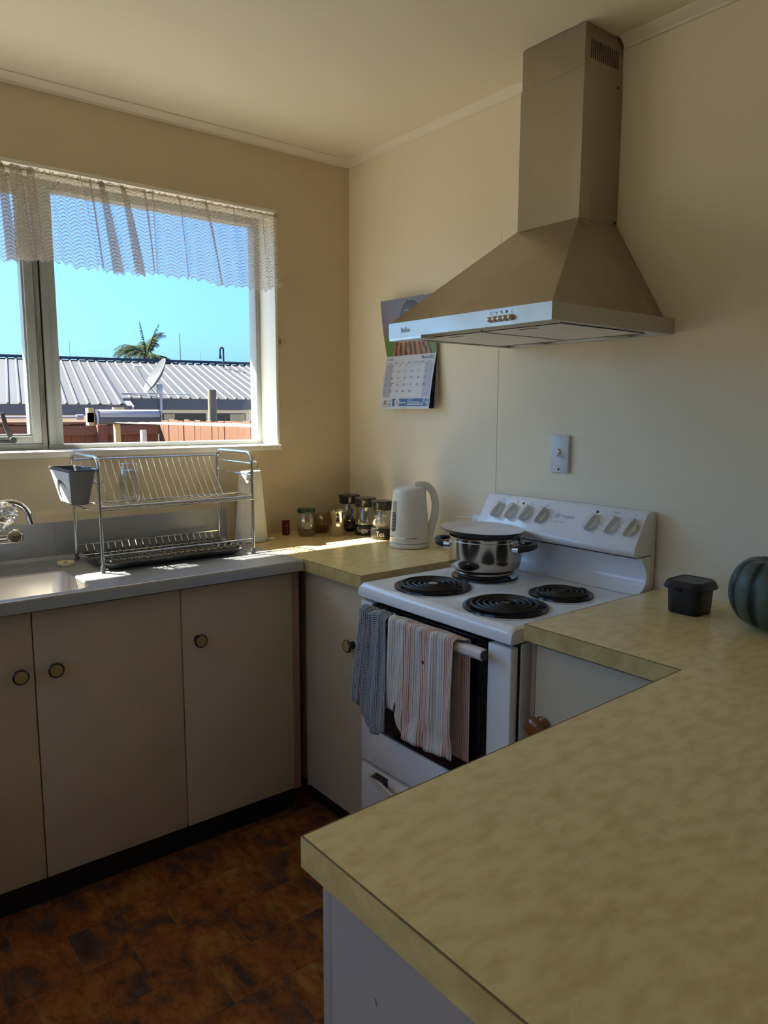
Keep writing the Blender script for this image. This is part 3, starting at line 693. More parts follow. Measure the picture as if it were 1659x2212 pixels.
# storage drawer
b = NB(); box(b, -0.576, -0.5505, SY0-0.003, SY1+0.006, 0.085, 0.340, bev=0.003); dw = obj('drawer', b, M_enamel, st)
b = NB()
pts = [(-0.578-0.030*math.sin(PI*t)-0.006, SY0-0.055-(0.4)*t, 0.322-0.010*math.sin(PI*t)) for t in np.linspace(0, 1, 15)]
sweep(b, pts, [(-0.004, -0.011), (0.004, -0.011), (0.004, 0.011), (-0.004, 0.011)], (0, 0, 1)); obj('drawer_handle', b, M_knobwhite, dw)
for ya, yb in ((0.078, 0.130), (0.36, 0.40)):
    b = NB(); prism(b, [(-0.576, 0.334), (-0.598, 0.330), (-0.580, 0.300), (-0.576, 0.300)], 'y', SY0-ya, SY0-yb); obj('handle_mount', b, M_black, dw)
# backguard
prof_bg = [(-0.012, 0.889), (-0.086, 0.8895), (-0.074, 0.892), (-0.058, 0.899), (-0.046, 0.912), (-0.041, 0.930), (-0.044, 0.950), (-0.055, 0.968), (-0.066, 0.981), (-0.069, 0.9905), (-0.030, 0.9905)]
b = NB(); prism(b, prof_bg + [(-0.012, 0.9905)], 'y', SY0, SY1, bev=0.0); back = obj('back_panel', b, M_enamel, st, 40)
b = NB(); prism(b, [(-0.012, 0.9925), (-0.090, 0.9925), (-0.1005, 0.998), (-0.106, 1.008), (-0.103, 1.020), (-0.0505, 1.108), (-0.040, 1.114), (-0.012, 1.114)], 'y', SY0, SY1, bev=0.004); ctl = obj('control_box', b, M_enamel, st, 40)
b = NB(); box(b, -0.0720, -0.050, -0.965, SY1+0.055, 0.9845, 0.9922, bev=0.001); obj('rail', b, M_enamel, back)
b = NB(); box(b, -0.090, -0.015, SY0-0.004, SY1+0.004, 0.9906, 0.9924); obj('shadow_gap', b, M_black, ctl, 0)
# sloping face frame: origin at its top edge; s down the slope, y along
FT = Vector((-0.0505, 0, 1.108)); FB = Vector((-0.103, 0, 1.020)); FS = (FB-FT).normalized(); FN = Vector((FS.z, 0, -FS.x)); FN = FN if FN.x < 0 else -FN
def face(s, y, h=0.0): return FT + FS*s + Vector((0, y, 0)) + FN*h
q = Vector((0, 0, 1)).rotation_difference(FN).to_matrix().to_4x4()
def stove_knob(y, r=0.0235, turn=0.35):
    c = face(0.048, y, 0.0)
    b = NB(); lathe(b, [(r, 0.0), (r, 0.004), (r*0.96, 0.008), (r*0.86, 0.0105), (0.0, 0.012)], c, 28, M=q)
    k = obj('knob', b, M_knobwhite, ctl)
    # grip bar across the knob
    b = NB(); A = FS*math.cos(turn) + Vector((0, 1, 0))*math.sin(turn); B = FN.cross(A).normalized()
    secs = []
    for t, wd, h in ((-1.28, 0.003, 0.016), (-1.0, 0.0075, 0.0225), (-0.2, 0.0085, 0.026), (0.75, 0.0085, 0.026), (1.05, 0.0072, 0.0215), (1.22, 0.0015, 0.015)):
        o_ = c + A*(t*r*0.95)
        secs.append([o_ - B*wd*1.25 + FN*0.006, o_ + B*wd*1.25 + FN*0.006, o_ + B*wd*0.75 + FN*h, o_ - B*wd*0.75 + FN*h])
    loft(b, secs); obj('grip', b, M_knobwhite, k, 25)
KY = [-0.918, -0.976, -1.036, -1.098, -1.279, -1.344, -1.4035]
for y in KY: stove_knob(y)
for y, s in ((-1.010, 0.014), (-1.283, 0.011)):
    b = NB(); lathe(b, [(0.0042, 0.0), (0.0036, 0.0015), (0.0, 0.002)], face(s, y), 14, M=q)
    obj('indicator_lamp', b, M_red, ctl)
b = NB()   # printed marks
for i, y in enumerate(KY):
    big = i >= 4
    ang = range(-150, 151, 30 if big else 45)
    for a in ang:
        if abs(a) < 20: continue
        rr = 0.0315 if big else 0.031; s = 0.048 - rr*math.cos(math.radians(a)); yy = y - rr*math.sin(math.radians(a)); ln = 0.0022 if big else 0.0012
        quad(b, [face(s-0.0006, yy-ln, 0.0004), face(s-0.0006, yy+ln, 0.0004), face(s+0.0006, yy+ln, 0.0004), face(s+0.0006, yy-ln, 0.0004)])
    if not big:   # little burner diagram: square outline with one dot
        cy, cs = y-0.008, 0.010
        for (s0, s1, y0, y1) in ((-.005, -.0042, -.005, .005), (.0042, .005, -.005, .005), (-.005, .005, -.005, -.0042), (-.005, .005, .0042, .005), (-.002+.003*(i % 2), .001+.003*(i % 2), -.003+.003*(i > 1), .000+.003*(i > 1))):
            quad(b, [face(cs+s0, cy+y0, .0004), face(cs+s0, cy+y1, .0004), face(cs+s1, cy+y1, .0004), face(cs+s1, cy+y0, .0004)])
    else:
        add_text(b, ('Oven', 'Function', 'Timer')[i-4], 0.0085, lambda x, yv, y=y: face(0.006 - yv, y-0.002-x, 0.0005), width=(0.012, 0.020, 0.013)[i-4])
obj('printed_marks', b, M_greyink, ctl, 0, kind='stuff')
b = NB()
add_text(b, 'Westinghouse', 0.013, lambda x, yv: face(0.038-yv, -1.190-x, 0.0005), width=0.048)
cpt = (0.038, -1.154); ring0 = [face(cpt[0]+0.0075*math.cos(t), cpt[1]+0.0075*math.sin(t), 0.0005) for t in np.linspace(0, 2*PI, 25)[:-1]]; ring1 = [face(cpt[0]+0.0064*math.cos(t), cpt[1]+0.0064*math.sin(t), 0.0005) for t in np.linspace(0, 2*PI, 25)[:-1]]
a0 = [b.verts.new(p) for p in ring0]; a1 = [b.verts.new(p) for p in ring1]; ring_faces(b, a0, a1)
add_text(b, 'W', 0.0105, lambda x, yv: face(cpt[0]-yv, cpt[1]-x, 0.0005)); box(b, *(0, 0, 0, 0, 0, 0)) if False else None
quad(b, [face(cpt[0]+0.0042, cpt[1]+0.004, 0.0005), face(cpt[0]+0.0042, cpt[1]-0.004, 0.0005), face(cpt[0]+0.0052, cpt[1]-0.004, 0.0005), face(cpt[0]+0.0052, cpt[1]+0.004, 0.0005)])
obj('maker_mark', b, M_greyink, ctl, 0, kind='stuff')
b = NB()
pts = [face(0.058+0.0030*math.sin(t*7)*(1-0.4*t/5), -1.150-0.042*t/5, 0.0006) for t in np.linspace(0, 5, 60)]
tube(b, pts, 0.00035, 4); obj('script_mark', b, M_greyink, ctl)
# end plates of the backguard with screw marks
b = NB(); prism(b, [(-0.010, 0.9), (-0.028, 0.9), (-0.026, 1.0), (-0.020, 1.105), (-0.010, 1.112)], 'y', SY1-0.0015, SY1+0.0); 
for x, z in ((-0.020, 1.055), (-0.0235, 1.030), (-0.018, 1.022), (-0.022, 1.008)): cyl(b, (x, SY1-0.0028, z), (x, SY1-0.0010, z), 0.0022, n=10)
obj('end_plate', b, M_enamelside, st)
b = NB(); cyl(b, (-0.066, SY0-0.002, 1.026), (-0.066, SY0+0.006, 1.026), 0.024, n=24); obj('socket', b, M_plug, st)

# power plug and cord of the kettle
pl = thing('power_plug', 'pale grey plug and cream cord in the left end of the stove backguard', 'plug', (-0.066, -0.82, 1.02), world=True)
b = NB(); lathe(b, [(0.0, 0.007), (0.021, 0.007), (0.0215, 0.030), (0.019, 0.036), (0.013, 0.040), (0.009, 0.052), (0.006, 0.056), (0.0065, 0.060), (0.0055, 0.064), (0.006, 0.068), (0.004, 0.078), (0.0, 0.078)], (-0.066, SY0, 1.026), 24, M=Vector((0, 0, 1)).rotation_difference(Vector((0, 1, 0))).to_matrix().to_4x4(), mis=[0]*3+[1]*8); obj('plug_body', b, [M_plug, M_cord], pl)
b = NB(); tube(b, smooth_path([(-0.066, SY0+0.074, 1.026), (-0.066, SY0+0.115, 1.022), (-0.060, SY0+0.155, 1.004), (-0.050, SY0+0.19, 0.965), (-0.045, SY0+0.21, 0.925), (-0.046, SY0+0.225, 0.906), (-0.060, SY0+0.232, 0.904)], 6), 0.0032, 8); obj('cord', b, M_cord, pl)

# ================================================================== RANGE HOOD
hd = thing('range_hood', 'brushed steel chimney range hood above the stove', 'range hood', (-0.25, -1.165, 1.585), world=True)
HX, HY0, HY1 = -0.50, -0.8825, -1.4555
b = NB(); 
for (x0, x1, y0, y1) in ((HX, HX+0.012, HY1, HY0), (HX+0.012, -0.002, HY1, HY1+0.012), (HX+0.012, -0.002, HY0-0.012, HY0), (-0.014, -0.002, HY1+0.012, HY0-0.012)): box(b, x0, x1, y0, y1, 1.583, 1.6225)
box(b, HX+0.001, -0.002, HY1+0.001, HY0-0.001, 1.6195, 1.6232)
obj('base_strip', b, M_hoodbase, hd, 0)
CX, CY0, CY1, CZ = -0.168, -1.0515, -1.2665, 1.8885
b = NB(); loft(b, [[Vector((HX+0.001, HY0-0.001, 1.623)), Vector((-0.003, HY0-0.004, 1.623)), Vector((-0.003, HY1+0.026, 1.623)), Vector((HX+0.001, HY1+0.001, 1.623))], [Vector((CX, CY0, CZ)), Vector((-0.003, CY0, CZ)), Vector((-0.003, CY1, CZ)), Vector((CX, CY1, CZ))]], cap0=False); obj('canopy', b, M_hood, hd, 0)
b = NB(); box(b, CX, -0.002, CY1, CY0, CZ-0.001, 2.262, bev=0.0015, seg=1); ch = obj('chimney', b, M_hood, hd)
b = NB(); box(b, CX+0.0025, -0.0025, CY1+0.0025, CY0-0.0025, 2.258, ZC-0.003, bev=0.001, seg=1); up_ = obj('upper_chimney', b, M_hood, hd)
b = NB()
for k in range(14): box(b, CX+0.026+k*0.0088, CX+0.0305+k*0.0088, CY1+0.0022, CY1+0.0030, 2.288, 2.333)
obj('vent_slot', b, M_black, up_, 0, kind='stuff')
for x, z in ((-0.022, 2.243), (-0.012, 1.897)):
    b = NB(); cyl(b, (x, CY1-0.002, z), (x, CY1+0.001, z), 0.003, n=10); obj('screw', b, M_black, ch)
b = NB(); box(b, HX+0.012, -0.014, HY1+0.012, HY0-0.012, 1.590, 1.594); obj('under_tray', b, M_filter, hd, 0)
MY = (HY0+HY1)/2
for y0, y1 in ((HY0-0.035, MY+0.003), (MY-0.003, HY1+0.035)):
    b = NB(); box(b, HX+0.075, -0.085, y0, y1, 1.5835, 1.5900, bev=0.001, seg=1); f_ = obj('filter', b, M_filter, hd, 0)
    b = NB(); box(b, HX+0.105, HX+0.113, (y0+y1)/2-0.028, (y0+y1)/2+0.028, 1.5826, 1.5836); box(b, HX+0.073, HX+0.0752, y0, y1, 1.5826, 1.5846); box(b, -0.0852, -0.083, y0, y1, 1.5826, 1.5846); box(b, HX+0.073, -0.083, y1-0.0022, y1, 1.5826, 1.5846); box(b, HX+0.073, -0.083, y0, y0+0.0022, 1.5826, 1.5846); obj('filter_slot', b, M_black, f_, 0, kind='stuff')
for y in (HY0-0.14, HY1+0.14):
    b = NB(); lathe(b, [(0.033, 1.590), (0.033, 1.5845), (0.028, 1.5835), (0.0, 1.5838)], (-0.052, y, 0), 28); obj('lamp_lens', b, M_lens, hd)
b = NB(); box(b, HX+0.0015, HX+0.05, HY0-0.001, HY0-0.135, 1.5755, 1.5835); obj('film_strip', b, M_steel, hd, 0)
for k in range(5):
    y = -1.2735 - k*0.0165
    b = NB(); lathe(b, [(0.0072, 0.0), (0.0072, 0.003), (0.006, 0.0045), (0.0066, 0.008), (0.0055, 0.0115), (0.003, 0.0135), (0.0, 0.014)], (HX, y, 1.5985), 18, M=Vector((0, 0, 1)).rotation_difference(Vector((-1, 0, 0))).to_matrix().to_4x4()); obj('button', b, M_chrome, hd, 60)
b = NB()
hf = lambda cy, cz: (lambda x, y: Vector((HX-0.0006, cy-x, cz+y)))
ICZ = 1.6133
def ring2(b, cy, cz, r0, r1, n=16):
    a0 = [b.verts.new((HX-0.0006, cy+r0*math.cos(2*PI*i/n), cz+r0*math.sin(2*PI*i/n)*1.2)) for i in range(n)]; a1 = [b.verts.new((HX-0.0006, cy+r1*math.cos(2*PI*i/n), cz+r1*math.sin(2*PI*i/n)*1.2)) for i in range(n)]; ring_faces(b, a0, a1)
ring2(b, -1.2735, ICZ, 0.0026, 0.0033)
for k, nb in ((1, 3), (2, 4), (3, 6)):
    for i in range(nb):
        a = 2*PI*i/nb + 0.4; cy, cz = -1.2735-k*0.0165, ICZ
        tip = 0.0038; quad(b, [(HX-0.0006, cy+0.0006*math.cos(a+2), cz+0.0006*math.sin(a+2)), (HX-0.0006, cy+tip*math.cos(a), cz+tip*math.sin(a)), (HX-0.0006, cy+tip*math.cos(a+0.55), cz+tip*math.sin(a+0.55)), (HX-0.0006, cy+0.0006*math.cos(a-2), cz+0.0006*math.sin(a-2))])
ring2(b, -1.2735-4*0.0165, ICZ, 0.0026, 0.0032)
obj('button_marks', b, M_ink, hd, 0, kind='stuff')
b = NB(); add_text(b, 'Bellini', 0.020, hf(-0.9545, 1.6005), width=0.036); obj('maker_mark', b, M_greyink, hd, 0, kind='stuff')

# light switch
sw = thing('light_switch', 'pale vertical light switch plate with a small toggle on the wall above the stove', 'switch', (0, -1.102, 1.25), world=True)
b = NB(); box(b, -0.0115, 0.001, -1.139, -1.071, 1.196, 1.311, bev=0.003); obj('plate', b, M_switch, sw)
b = NB(); box(b, -0.0122, -0.011, -1.109, -1.100, 1.254, 1.269); obj('toggle_slot', b, M_black, sw, 0)
b = NB(); loft(b, [[Vector((-0.011, -1.1045+a*0.004, 1.2625+c*0.0045)) for a, c in ((-1, -1), (1, -1), (1, 1), (-1, 1))], [Vector((-0.027, -1.1045+a*0.0045, 1.2475+c*0.0035)) for a, c in ((-1, -1), (1, -1), (1, 1), (-1, 1))]]); obj('toggle', b, M_knobwhite, sw)
for z, mm in ((1.303, M_switch), (1.207, M_black)):
    b = NB(); cyl(b, (-0.0132, -1.1045, z), (-0.0105, -1.1045, z), 0.0035, n=12); obj('screw', b, mm, sw)

# ================================================================== DISH RACK AND WHAT IT HOLDS
rk = thing('dish_rack', 'two tier chrome wire dish rack with a dark drip tray on the sink bench', 'dish rack', (-0.89, -0.2, 0.90), world=True)
RX0, RX1, RY0, RY1 = -1.142, -0.640, -0.327, -0.066
for x in (RX0, RX1):
    b = NB(); tube(b, arc_path([(x, RY0, 0.912), (x, RY0, 1.243), (x, RY1, 1.243), (x, RY1, 0.912)], 0.034, 7), 0.0052, 10)
    e_ = obj('end_frame', b, M_chrome, rk, 60)
    for y in (RY0, RY1):
        b = NB(); cyl(b, (x, y, 0.9002), (x, y, 0.920), 0.0068, n=12); obj('foot', b, M_cupgrey, e_)
    for z in (1.207, 1.168):
        b = NB(); cyl(b, (x, RY0, z), (x, RY1, z), 0.0024, n=8); obj('cross_wire', b, M_chrome, e_)
def wire(name, pts, r=0.0018, n=6, closed=False):
    b = NB(); tube(b, pts, r, n, closed); return obj(name, b, M_chrome, rk, 60)
wire('rail_wire', [(RX0, RY1, 1.224), (RX1, RY1, 1.224)], 0.0026)
wire('rail_wire', [(RX0-0.0, RY0-0.002, 1.096), (RX1, RY0-0.002, 1.096)], 0.0036, 8)
wire('rail_wire', arc_path([(RX0-0.012, -0.285, 1.090), (RX0-0.028, -0.285, 1.090), (RX0-0.028, -0.165, 1.0925), (RX1+0.028, -0.165, 1.0925), (RX1+0.028, -0.275, 1.092), (RX1+0.004, -0.275, 1.092)], 0.012, 4), 0.0026)
wire('rail_wire', [(RX0, RY0-0.006, 1.088), (RX1, RY0-0.006, 1.088)], 0.0022)
# plate wires of the upper shelf, one mesh each sharing data
b = NB(); tube(b, arc_path([(0, RY1+0.004, 1.227), (0, RY1-0.030, 1.180), (0, -0.150, 1.118), (0, -0.168, 1.094), (0, -0.178, 1.090), (0, RY0-0.004, 1.0905), (0, RY0-0.010, 1.093)], 0.012, 3), 0.0014, 5)
pw = bpy.data.meshes.new('plate_wire'); b.to_mesh(pw); b.free(); finish(pw, 60); pw.materials.append(M_chrome)
for k in range(20):
    o = obj('plate_wire', pw, M_chrome, rk); o.location = (RX0+0.030+k*0.0232, 0, 0)
# lower basket
wire('rail_wire', [(RX0, RY0+0.001, 0.951), (RX1, RY0+0.001, 0.951)], 0.0028); wire('rail_wire', [(RX0, RY1, 0.947), (RX1, RY1, 0.947)], 0.0024)
for y in (-0.13, -0.20, -0.27): wire('long_wire', [(RX0+0.004, y, 0.9235), (RX1-0.004, y, 0.9235)], 0.0014, 5)
b = NB(); tube(b, arc_path([(0, RY1, 0.947), (0, RY1-0.016, 0.9255), (0, RY0+0.020, 0.9255), (0, RY0+0.012, 0.937), (0, RY0+0.001, 0.951)], 0.005, 3), 0.0015, 5)
bw = bpy.data.meshes.new('basket_wire'); b.to_mesh(bw); b.free(); finish(bw, 60); bw.materials.append(M_chrome)
for k in range(20):
    o = obj('basket_wire', bw, M_chrome, rk); o.location = (RX0+0.030+k*0.0232, 0, 0)
for x, sgn in ((RX0, -1), (RX1, 1)): wire('foot_wire', arc_path([(x, RY0+0.004, 0.914), (x-sgn*0.02, RY0+0.004, 0.908), (x-sgn*0.02, RY1-0.01, 0.908), (x, RY1-0.01, 0.914)], 0.01, 3), 0.0015)
b = NB(); W_, H_ = 0.460, 0.252; cx_, cy_ = -0.897, -0.196
loft2(b, [(rrect(W_-0.03, H_-0.03, 0.02, 4, cx_, cy_), 0.9055), (rrect(W_, H_, 0.022, 4, cx_, cy_), 0.9205), (rrect(W_+0.004, H_+0.004, 0.024, 4, cx_, cy_), 0.9215), (rrect(W_-0.008, H_-0.008, 0.018, 4, cx_, cy_), 0.9205), (rrect(W_-0.036, H_-0.036, 0.014, 4, cx_, cy_), 0.908)])
obj('drip_tray', b, M_tray, rk, 50)

# utensil cup hooked on the left end
cup = thing('utensil_cup', 'grey tapered plastic utensil cup hooked on the left end of the dish rack', 'cup', (-1.185, -0.20, 1.10), world=True)
bm = NB()
def cupring(z, k, ins=0.0, r=0.012):
    # outer section interpolates from the narrow foot to the wide rim
    x0 = -1.200 + (-1.226+1.200)*k; y0 = -0.262 + (-0.345+0.262)*k; y1 = -0.125 + (-0.118+0.125)*k; x1 = -1.152
    return rrect(x1-x0-2*ins, y1-y0-2*ins, max(0.003, r-ins), 4, (x0+x1)/2, (y0+y1)/2), z
loft2(bm, [cupring(1.100, 0.0, 0.004), cupring(1.102, 0.0, 0.0), cupring(1.205, 1.0, 0.0), cupring(1.2065, 1.0, -0.003), cupring(1.2105, 1.0, -0.003), cupring(1.2105, 1.0, 0.003), cupring(1.108, 0.06, 0.0025)])
obj('cup_body', bm, M_cupgrey, cup, 40)
def cupface(a, z):     # a along -y..+y on the outer x0 face, z height
    k = (z-1.102)/(1.205-1.102); x0 = -1.200-0.026*k
    return Vector((x0-0.0006, a, z))
for nm, mm, rad, cy, cz, cut in (('sunlit_face', M_cupsunlit, None, 0, 0, 0),):  # pale sheet standing in for sunlight on the cup's side
    b = NB(); n_ = 14; g_ = []
    for j in range(n_+1):
        z = 1.104+(1.203-1.104)*j/n_; k = (z-1.102)/0.103; ya = -0.262-0.083*k+0.012; yb = -0.125+0.007*k-0.012
        g_.append([b.verts.new(cupface(ya+(yb-ya)*i/10, z)) for i in range(11)])
    for j in range(n_): ring_faces(b, g_[j], g_[j+1], closed=False)
    obj(nm, b, mm, cup, 180)
b = NB()   # flat dark crescent on that face
def cres(t): return (-0.205+0.052*math.cos(t), 1.135+0.040*math.sin(t))
def cres2(t): return (-0.2125+0.046*math.cos(t), 1.128+0.036*math.sin(t))
va = []; vb = []
for t in np.linspace(math.radians(-25), math.radians(150), 26):
    a_, z_ = cres(t); va.append(b.verts.new(cupface(a_, z_) + Vector((-0.0006, 0, 0)))); a_, z_ = cres2(t); vb.append(b.verts.new(cupface(a_, z_) + Vector((-0.0006, 0, 0))))
ring_faces(b, va, vb, closed=False); obj('dark_crescent', b, M_cupgrey, cup, 180)
b = NB(); box(b, -1.152, -1.1375, -0.25, -0.23, 1.2102, 1.2122); box(b, -1.1390, -1.1372, -0.25, -0.23, 1.198, 1.2122); obj('hook_tab', b, M_cupgrey, cup)

# upturned tumbler
tm = thing('tumbler', 'clear glass tumbler standing upside down on the upper shelf of the dish rack', 'glass', (-1.012, -0.215, 1.092))
b = NB(); lathe(b, [(0.0355, 0.0), (0.0365, 0.001), (0.0365, 0.040), (0.0345, 0.075), (0.0285, 0.104), (0.0255, 0.112), (0.0252, 0.1235), (0.024, 0.1255), (0.0, 0.1255)], n=40)
lathe(b, [(0.0355, 0.0), (0.0345, 0.001), (0.0345, 0.040), (0.0325, 0.075), (0.026, 0.103), (0.0, 0.106)], n=40); obj('glass_body', b, M_glass, tm, 60)

# paper towel on a wire stand
ph = thing('paper_towel_stand', 'looped wire paper towel stand in front of the wall right of the dish rack', 'stand', (-0.512, -0.082, 0.90), world=True)
PX, PY = -0.520, -0.090
b = NB(); tube(b, arc_path([(PX, PY, 0.906), (PX, PY, 1.196), (PX+0.022, PY-0.017, 1.196), (PX+0.022, PY-0.017, 1.166)], 0.012, 5), 0.0028, 8); obj('post', b, M_chrome, ph, 60)
b = NB(); tube(b, [(PX+0.062*math.cos(t), PY+0.062*math.sin(t), 0.9035) for t in np.linspace(0.0, 2*PI, 33)[:-1]], 0.0030, 8, True); obj('base_ring', b, M_chrome, ph, 60)
b = NB(); tube(b, [(PX+0.066, PY-0.02, 0.9035), (PX+0.082, PY-0.025, 0.9035), (PX+0.085, PY-0.033, 0.904), (PX+0.074, PY-0.038, 0.9035), (PX+0.06, PY-0.026, 0.9035)], 0.0030, 8); obj('base_loop', b, M_chrome, ph, 60)
pr = thing('paper_towel_roll', 'white embossed paper towel roll on the wire stand beside the dish rack', 'paper towel', (PX, PY, 0.907))
b = NB(); lathe(b, [(0.012, 0.0), (0.060, 0.0), (0.0602, 0.004), (0.052, 0.10), (0.044, 0.20), (0.0405, 0.250), (0.038, 0.2545), (0.012, 0.2545), (0.012, 0.0)], n=40); obj('roll_paper', b, M_paper, pr, 40)
b = NB(); pts0 = []
A = [(-0.046, 0.012), (-0.050, 0.004), (-0.047, -0.012), (-0.036, -0.026), (-0.020, -0.037)]
vr = [[b.verts.new((x*(1.25-0.35*z/0.25), y*(1.25-0.35*z/0.25)-0.004, z)) for x, y in A] for z in (0.002, 0.06, 0.12, 0.18, 0.222)]
for k in range(4): ring_faces(b, vr[k], vr[k+1], closed=False)
o = obj('loose_sheet', b, M_paper, pr, 180); md = o.modifiers.new('t', 'SOLIDIFY'); md.thickness = 0.0008
b = NB()
rg = random.Random(5)
for k in range(26):
    a0 = rg.uniform(-2.6, 0.2); z0 = rg.uniform(0.02, 0.22); rr = rg.uniform(0.006, 0.013); pts = []
    for t in np.linspace(rg.uniform(0, 3), rg.uniform(4, 6.2), 12):
        z = z0+rr*math.sin(t); R_ = 0.0602-(z-0.004)/0.246*0.0197; a = a0+rr*math.cos(t)/R_; pts.append(((R_+0.0002)*math.cos(a), (R_+0.0002)*math.sin(a), z))
    tube(b, pts, 0.00045, 4)
obj('embossing', b, M_paper, pr, 60, kind='stuff')

# little cream cap on the bench
cp = thing('plastic_cap', 'small round cream plastic cap lying behind the right corner of the sink bowl', 'cap', (-1.198, -0.142, 0.9002))
b = NB(); lathe(b, [(0.0, 0.0), (0.021, 0.0), (0.0235, 0.003), (0.0235, 0.006), (0.025, 0.0065), (0.025, 0.011), (0.0235, 0.0125), (0.012, 0.011), (0.007, 0.0095), (0.0, 0.0095)], n=32); obj('cap_body', b, M_capcream, cp, 40)
b = NB(); lathe(b, [(0.006, 0.0), (0.0075, 0.0012), (0.004, 0.002), (0.0, 0.002)], (0.0, 0.0, 0.0095), n=16); obj('cap_stem', b, M_emblem, cp)

# wall mixer tap wrapped in foil
tp = thing('tap', 'chrome wall mixer tap with faceted handle over the sink, wrapped in silver foil', 'tap', (-1.42, -0.01, 1.0), world=True)
TY = -0.13
b = NB(); cyl(b, (-1.62, TY, 1.010), (-1.335, TY, 1.004), 0.0125, n=18); obj('mixer_body', b, M_chrome, tp, 60)
b = NB(); cyl(b, (-1.62, TY-0.012, 0.990), (-1.345, TY-0.012, 0.990), 0.005, n=12); obj('lower_rail', b, M_chrome, tp, 60)
b = NB(); lathe(b, [(0.012, 0.0), (0.016, 0.010), (0.020, 0.016), (0.024, 0.020), (0.026, 0.030), (0.024, 0.040), (0.021, 0.044), (0.019, 0.042), (0.017, 0.0425), (0.0, 0.044)], (-1.329, TY+0.022, 0.999), 8, M=Vector((0, 0, 1)).rotation_difference(Vector((-0.25, -1, 0.18))).to_matrix().to_4x4()); obj('handle', b, M_chrome, tp, 20)
b = NB(); tube(b, smooth_path([(-1.50, TY, 1.03), (-1.47, TY, 1.085), (-1.40, TY, 1.103), (-1.345, TY, 1.108), (-1.318, TY-0.004, 1.100), (-1.300, TY-0.008, 1.080), (-1.293, TY-0.011, 1.060)], 6), 0.0098, 14); obj('spout', b, M_chrome, tp, 60)
b = NB(); cyl(b, (-1.2935, TY-0.0108, 1.064), (-1.2885, TY-0.0130, 1.040), 0.0118, 0.0112, n=20); obj('aerator', b, M_chrome, tp)
for x in (-1.60, -1.50):
    b = NB(); cyl(b, (x, TY, 1.008), (x, -0.0130, 1.004), 0.011, n=14); obj('wall_union', b, M_chrome, tp)
bm = NB(); bmesh.ops.create_icosphere(bm, subdivisions=5, radius=1.0); rg = random.Random(11)
from mathutils import noise as mnoise
for v in bm.verts:
    d = v.co.normalized(); nn = mnoise.cell(d*4.0)*0.0 + mnoise.ridged_multi_fractal(d*1.7+Vector((3, 1, 7)), 0.9, 2.2, 4, 1.0, 2.0)*0.11 + mnoise.turbulence(d*4.0, 4, True)*0.16
    k = 0.80 + nn
    v.co = Vector((-1.425+d.x*0.092*k + 0.022*d.z, TY-0.010+d.y*0.046*k, 1.066+d.z*(0.054 if d.z > 0 else 0.062)*k))
obj('foil_wrap', bm, M_foil, tp, 30)

# ================================================================== CORNER CANISTERS
def face_cam(x, y): return math.atan2(CAM.y-y, CAM.x-x)      # yaw towards the room's middle
def bent_text(bm, body, size, r, z, a0, width):
    add_text(bm, body, size, lambda x, y: Vector((r*math.cos(a0+x/r), r*math.sin(a0+x/r), z+y)), width=width)
def canister(loc, label, word, width, turn, sc_=1.0):
    t = thing('canister', label, 'canister', loc, group='tea, coffee and sugar canisters')
    b = NB(); lathe(b, [(0.0, 0.0), (0.0415, 0.0), (0.0425, 0.002), (0.0425, 0.041), (0.0418, 0.042), (0.0, 0.042)], n=40); s_ = obj('sleeve', b, M_label, t)
    b = NB(); lathe(b, [(0.0416, 0.042), (0.0418, 0.052), (0.0400, 0.066), (0.0365, 0.086), (0.0335, 0.102), (0.0330, 0.112)], n=40); lathe(b, [(0.0396, 0.0425), (0.0398, 0.052), (0.0380, 0.066), (0.0345, 0.086), (0.0315, 0.102), (0.0310, 0.112)], n=40); obj('glass_body', b, M_glass, t, 60)
    b = NB(); lathe(b, [(0.0, 0.1105), (0.0385, 0.1105), (0.0405, 0.113), (0.0420, 0.134), (0.0435, 0.137), (0.0435, 0.142), (0.0415, 0.145), (0.0, 0.1465)], n=40); obj('lid', b, M_lidblack, t, 30)
    b = NB(); a0 = face_cam(loc[0], loc[1]) + turn; bent_text(b, word, 0.0270, 0.0430, 0.021, a0, width); obj('lettering', b, M_greyw if word == 'Coffee' else M_white, s_, 0, kind='stuff')
    return t
t1 = canister((-0.082, -0.110, 0.9), 'glass canister lettered Coffee with a black scoop inside, nearest the corner', 'Coffee', 0.056, 0.16)
b = NB(); tube(b, smooth_path([(-0.006, -0.010, 0.060), (0.004, -0.012, 0.070), (0.002, -0.014, 0.085), (-0.008, -0.014, 0.095), (-0.007, -0.014, 0.103)], 5), [0.0024]*21, 7); obj('scoop', b, M_black, t1); b = NB(); lathe(b, [(0.0, 0.044), (0.013, 0.044), (0.014, 0.060), (0.012, 0.060), (0.011, 0.047), (0.0, 0.047)], (-0.006, -0.012, 0), 18); obj('scoop_bowl', b, M_black, t1)
t2 = canister((-0.092, -0.232, 0.9), 'glass canister lettered Sugar, black lidded, between the other two', 'Sugar', 0.051, -0.24)
b = NB(); lathe(b, [(0.0, 0.0425), (0.0390, 0.0425), (0.0392, 0.046), (0.030, 0.049), (0.018, 0.0475), (0.0, 0.047)], n=32); obj('sugar', b, M_sugar, t2)
t3 = canister((-0.102, -0.350, 0.9), 'glass canister lettered Tea full of pale tea bags, touching the kettle side', 'Tea', 0.032, -0.16)
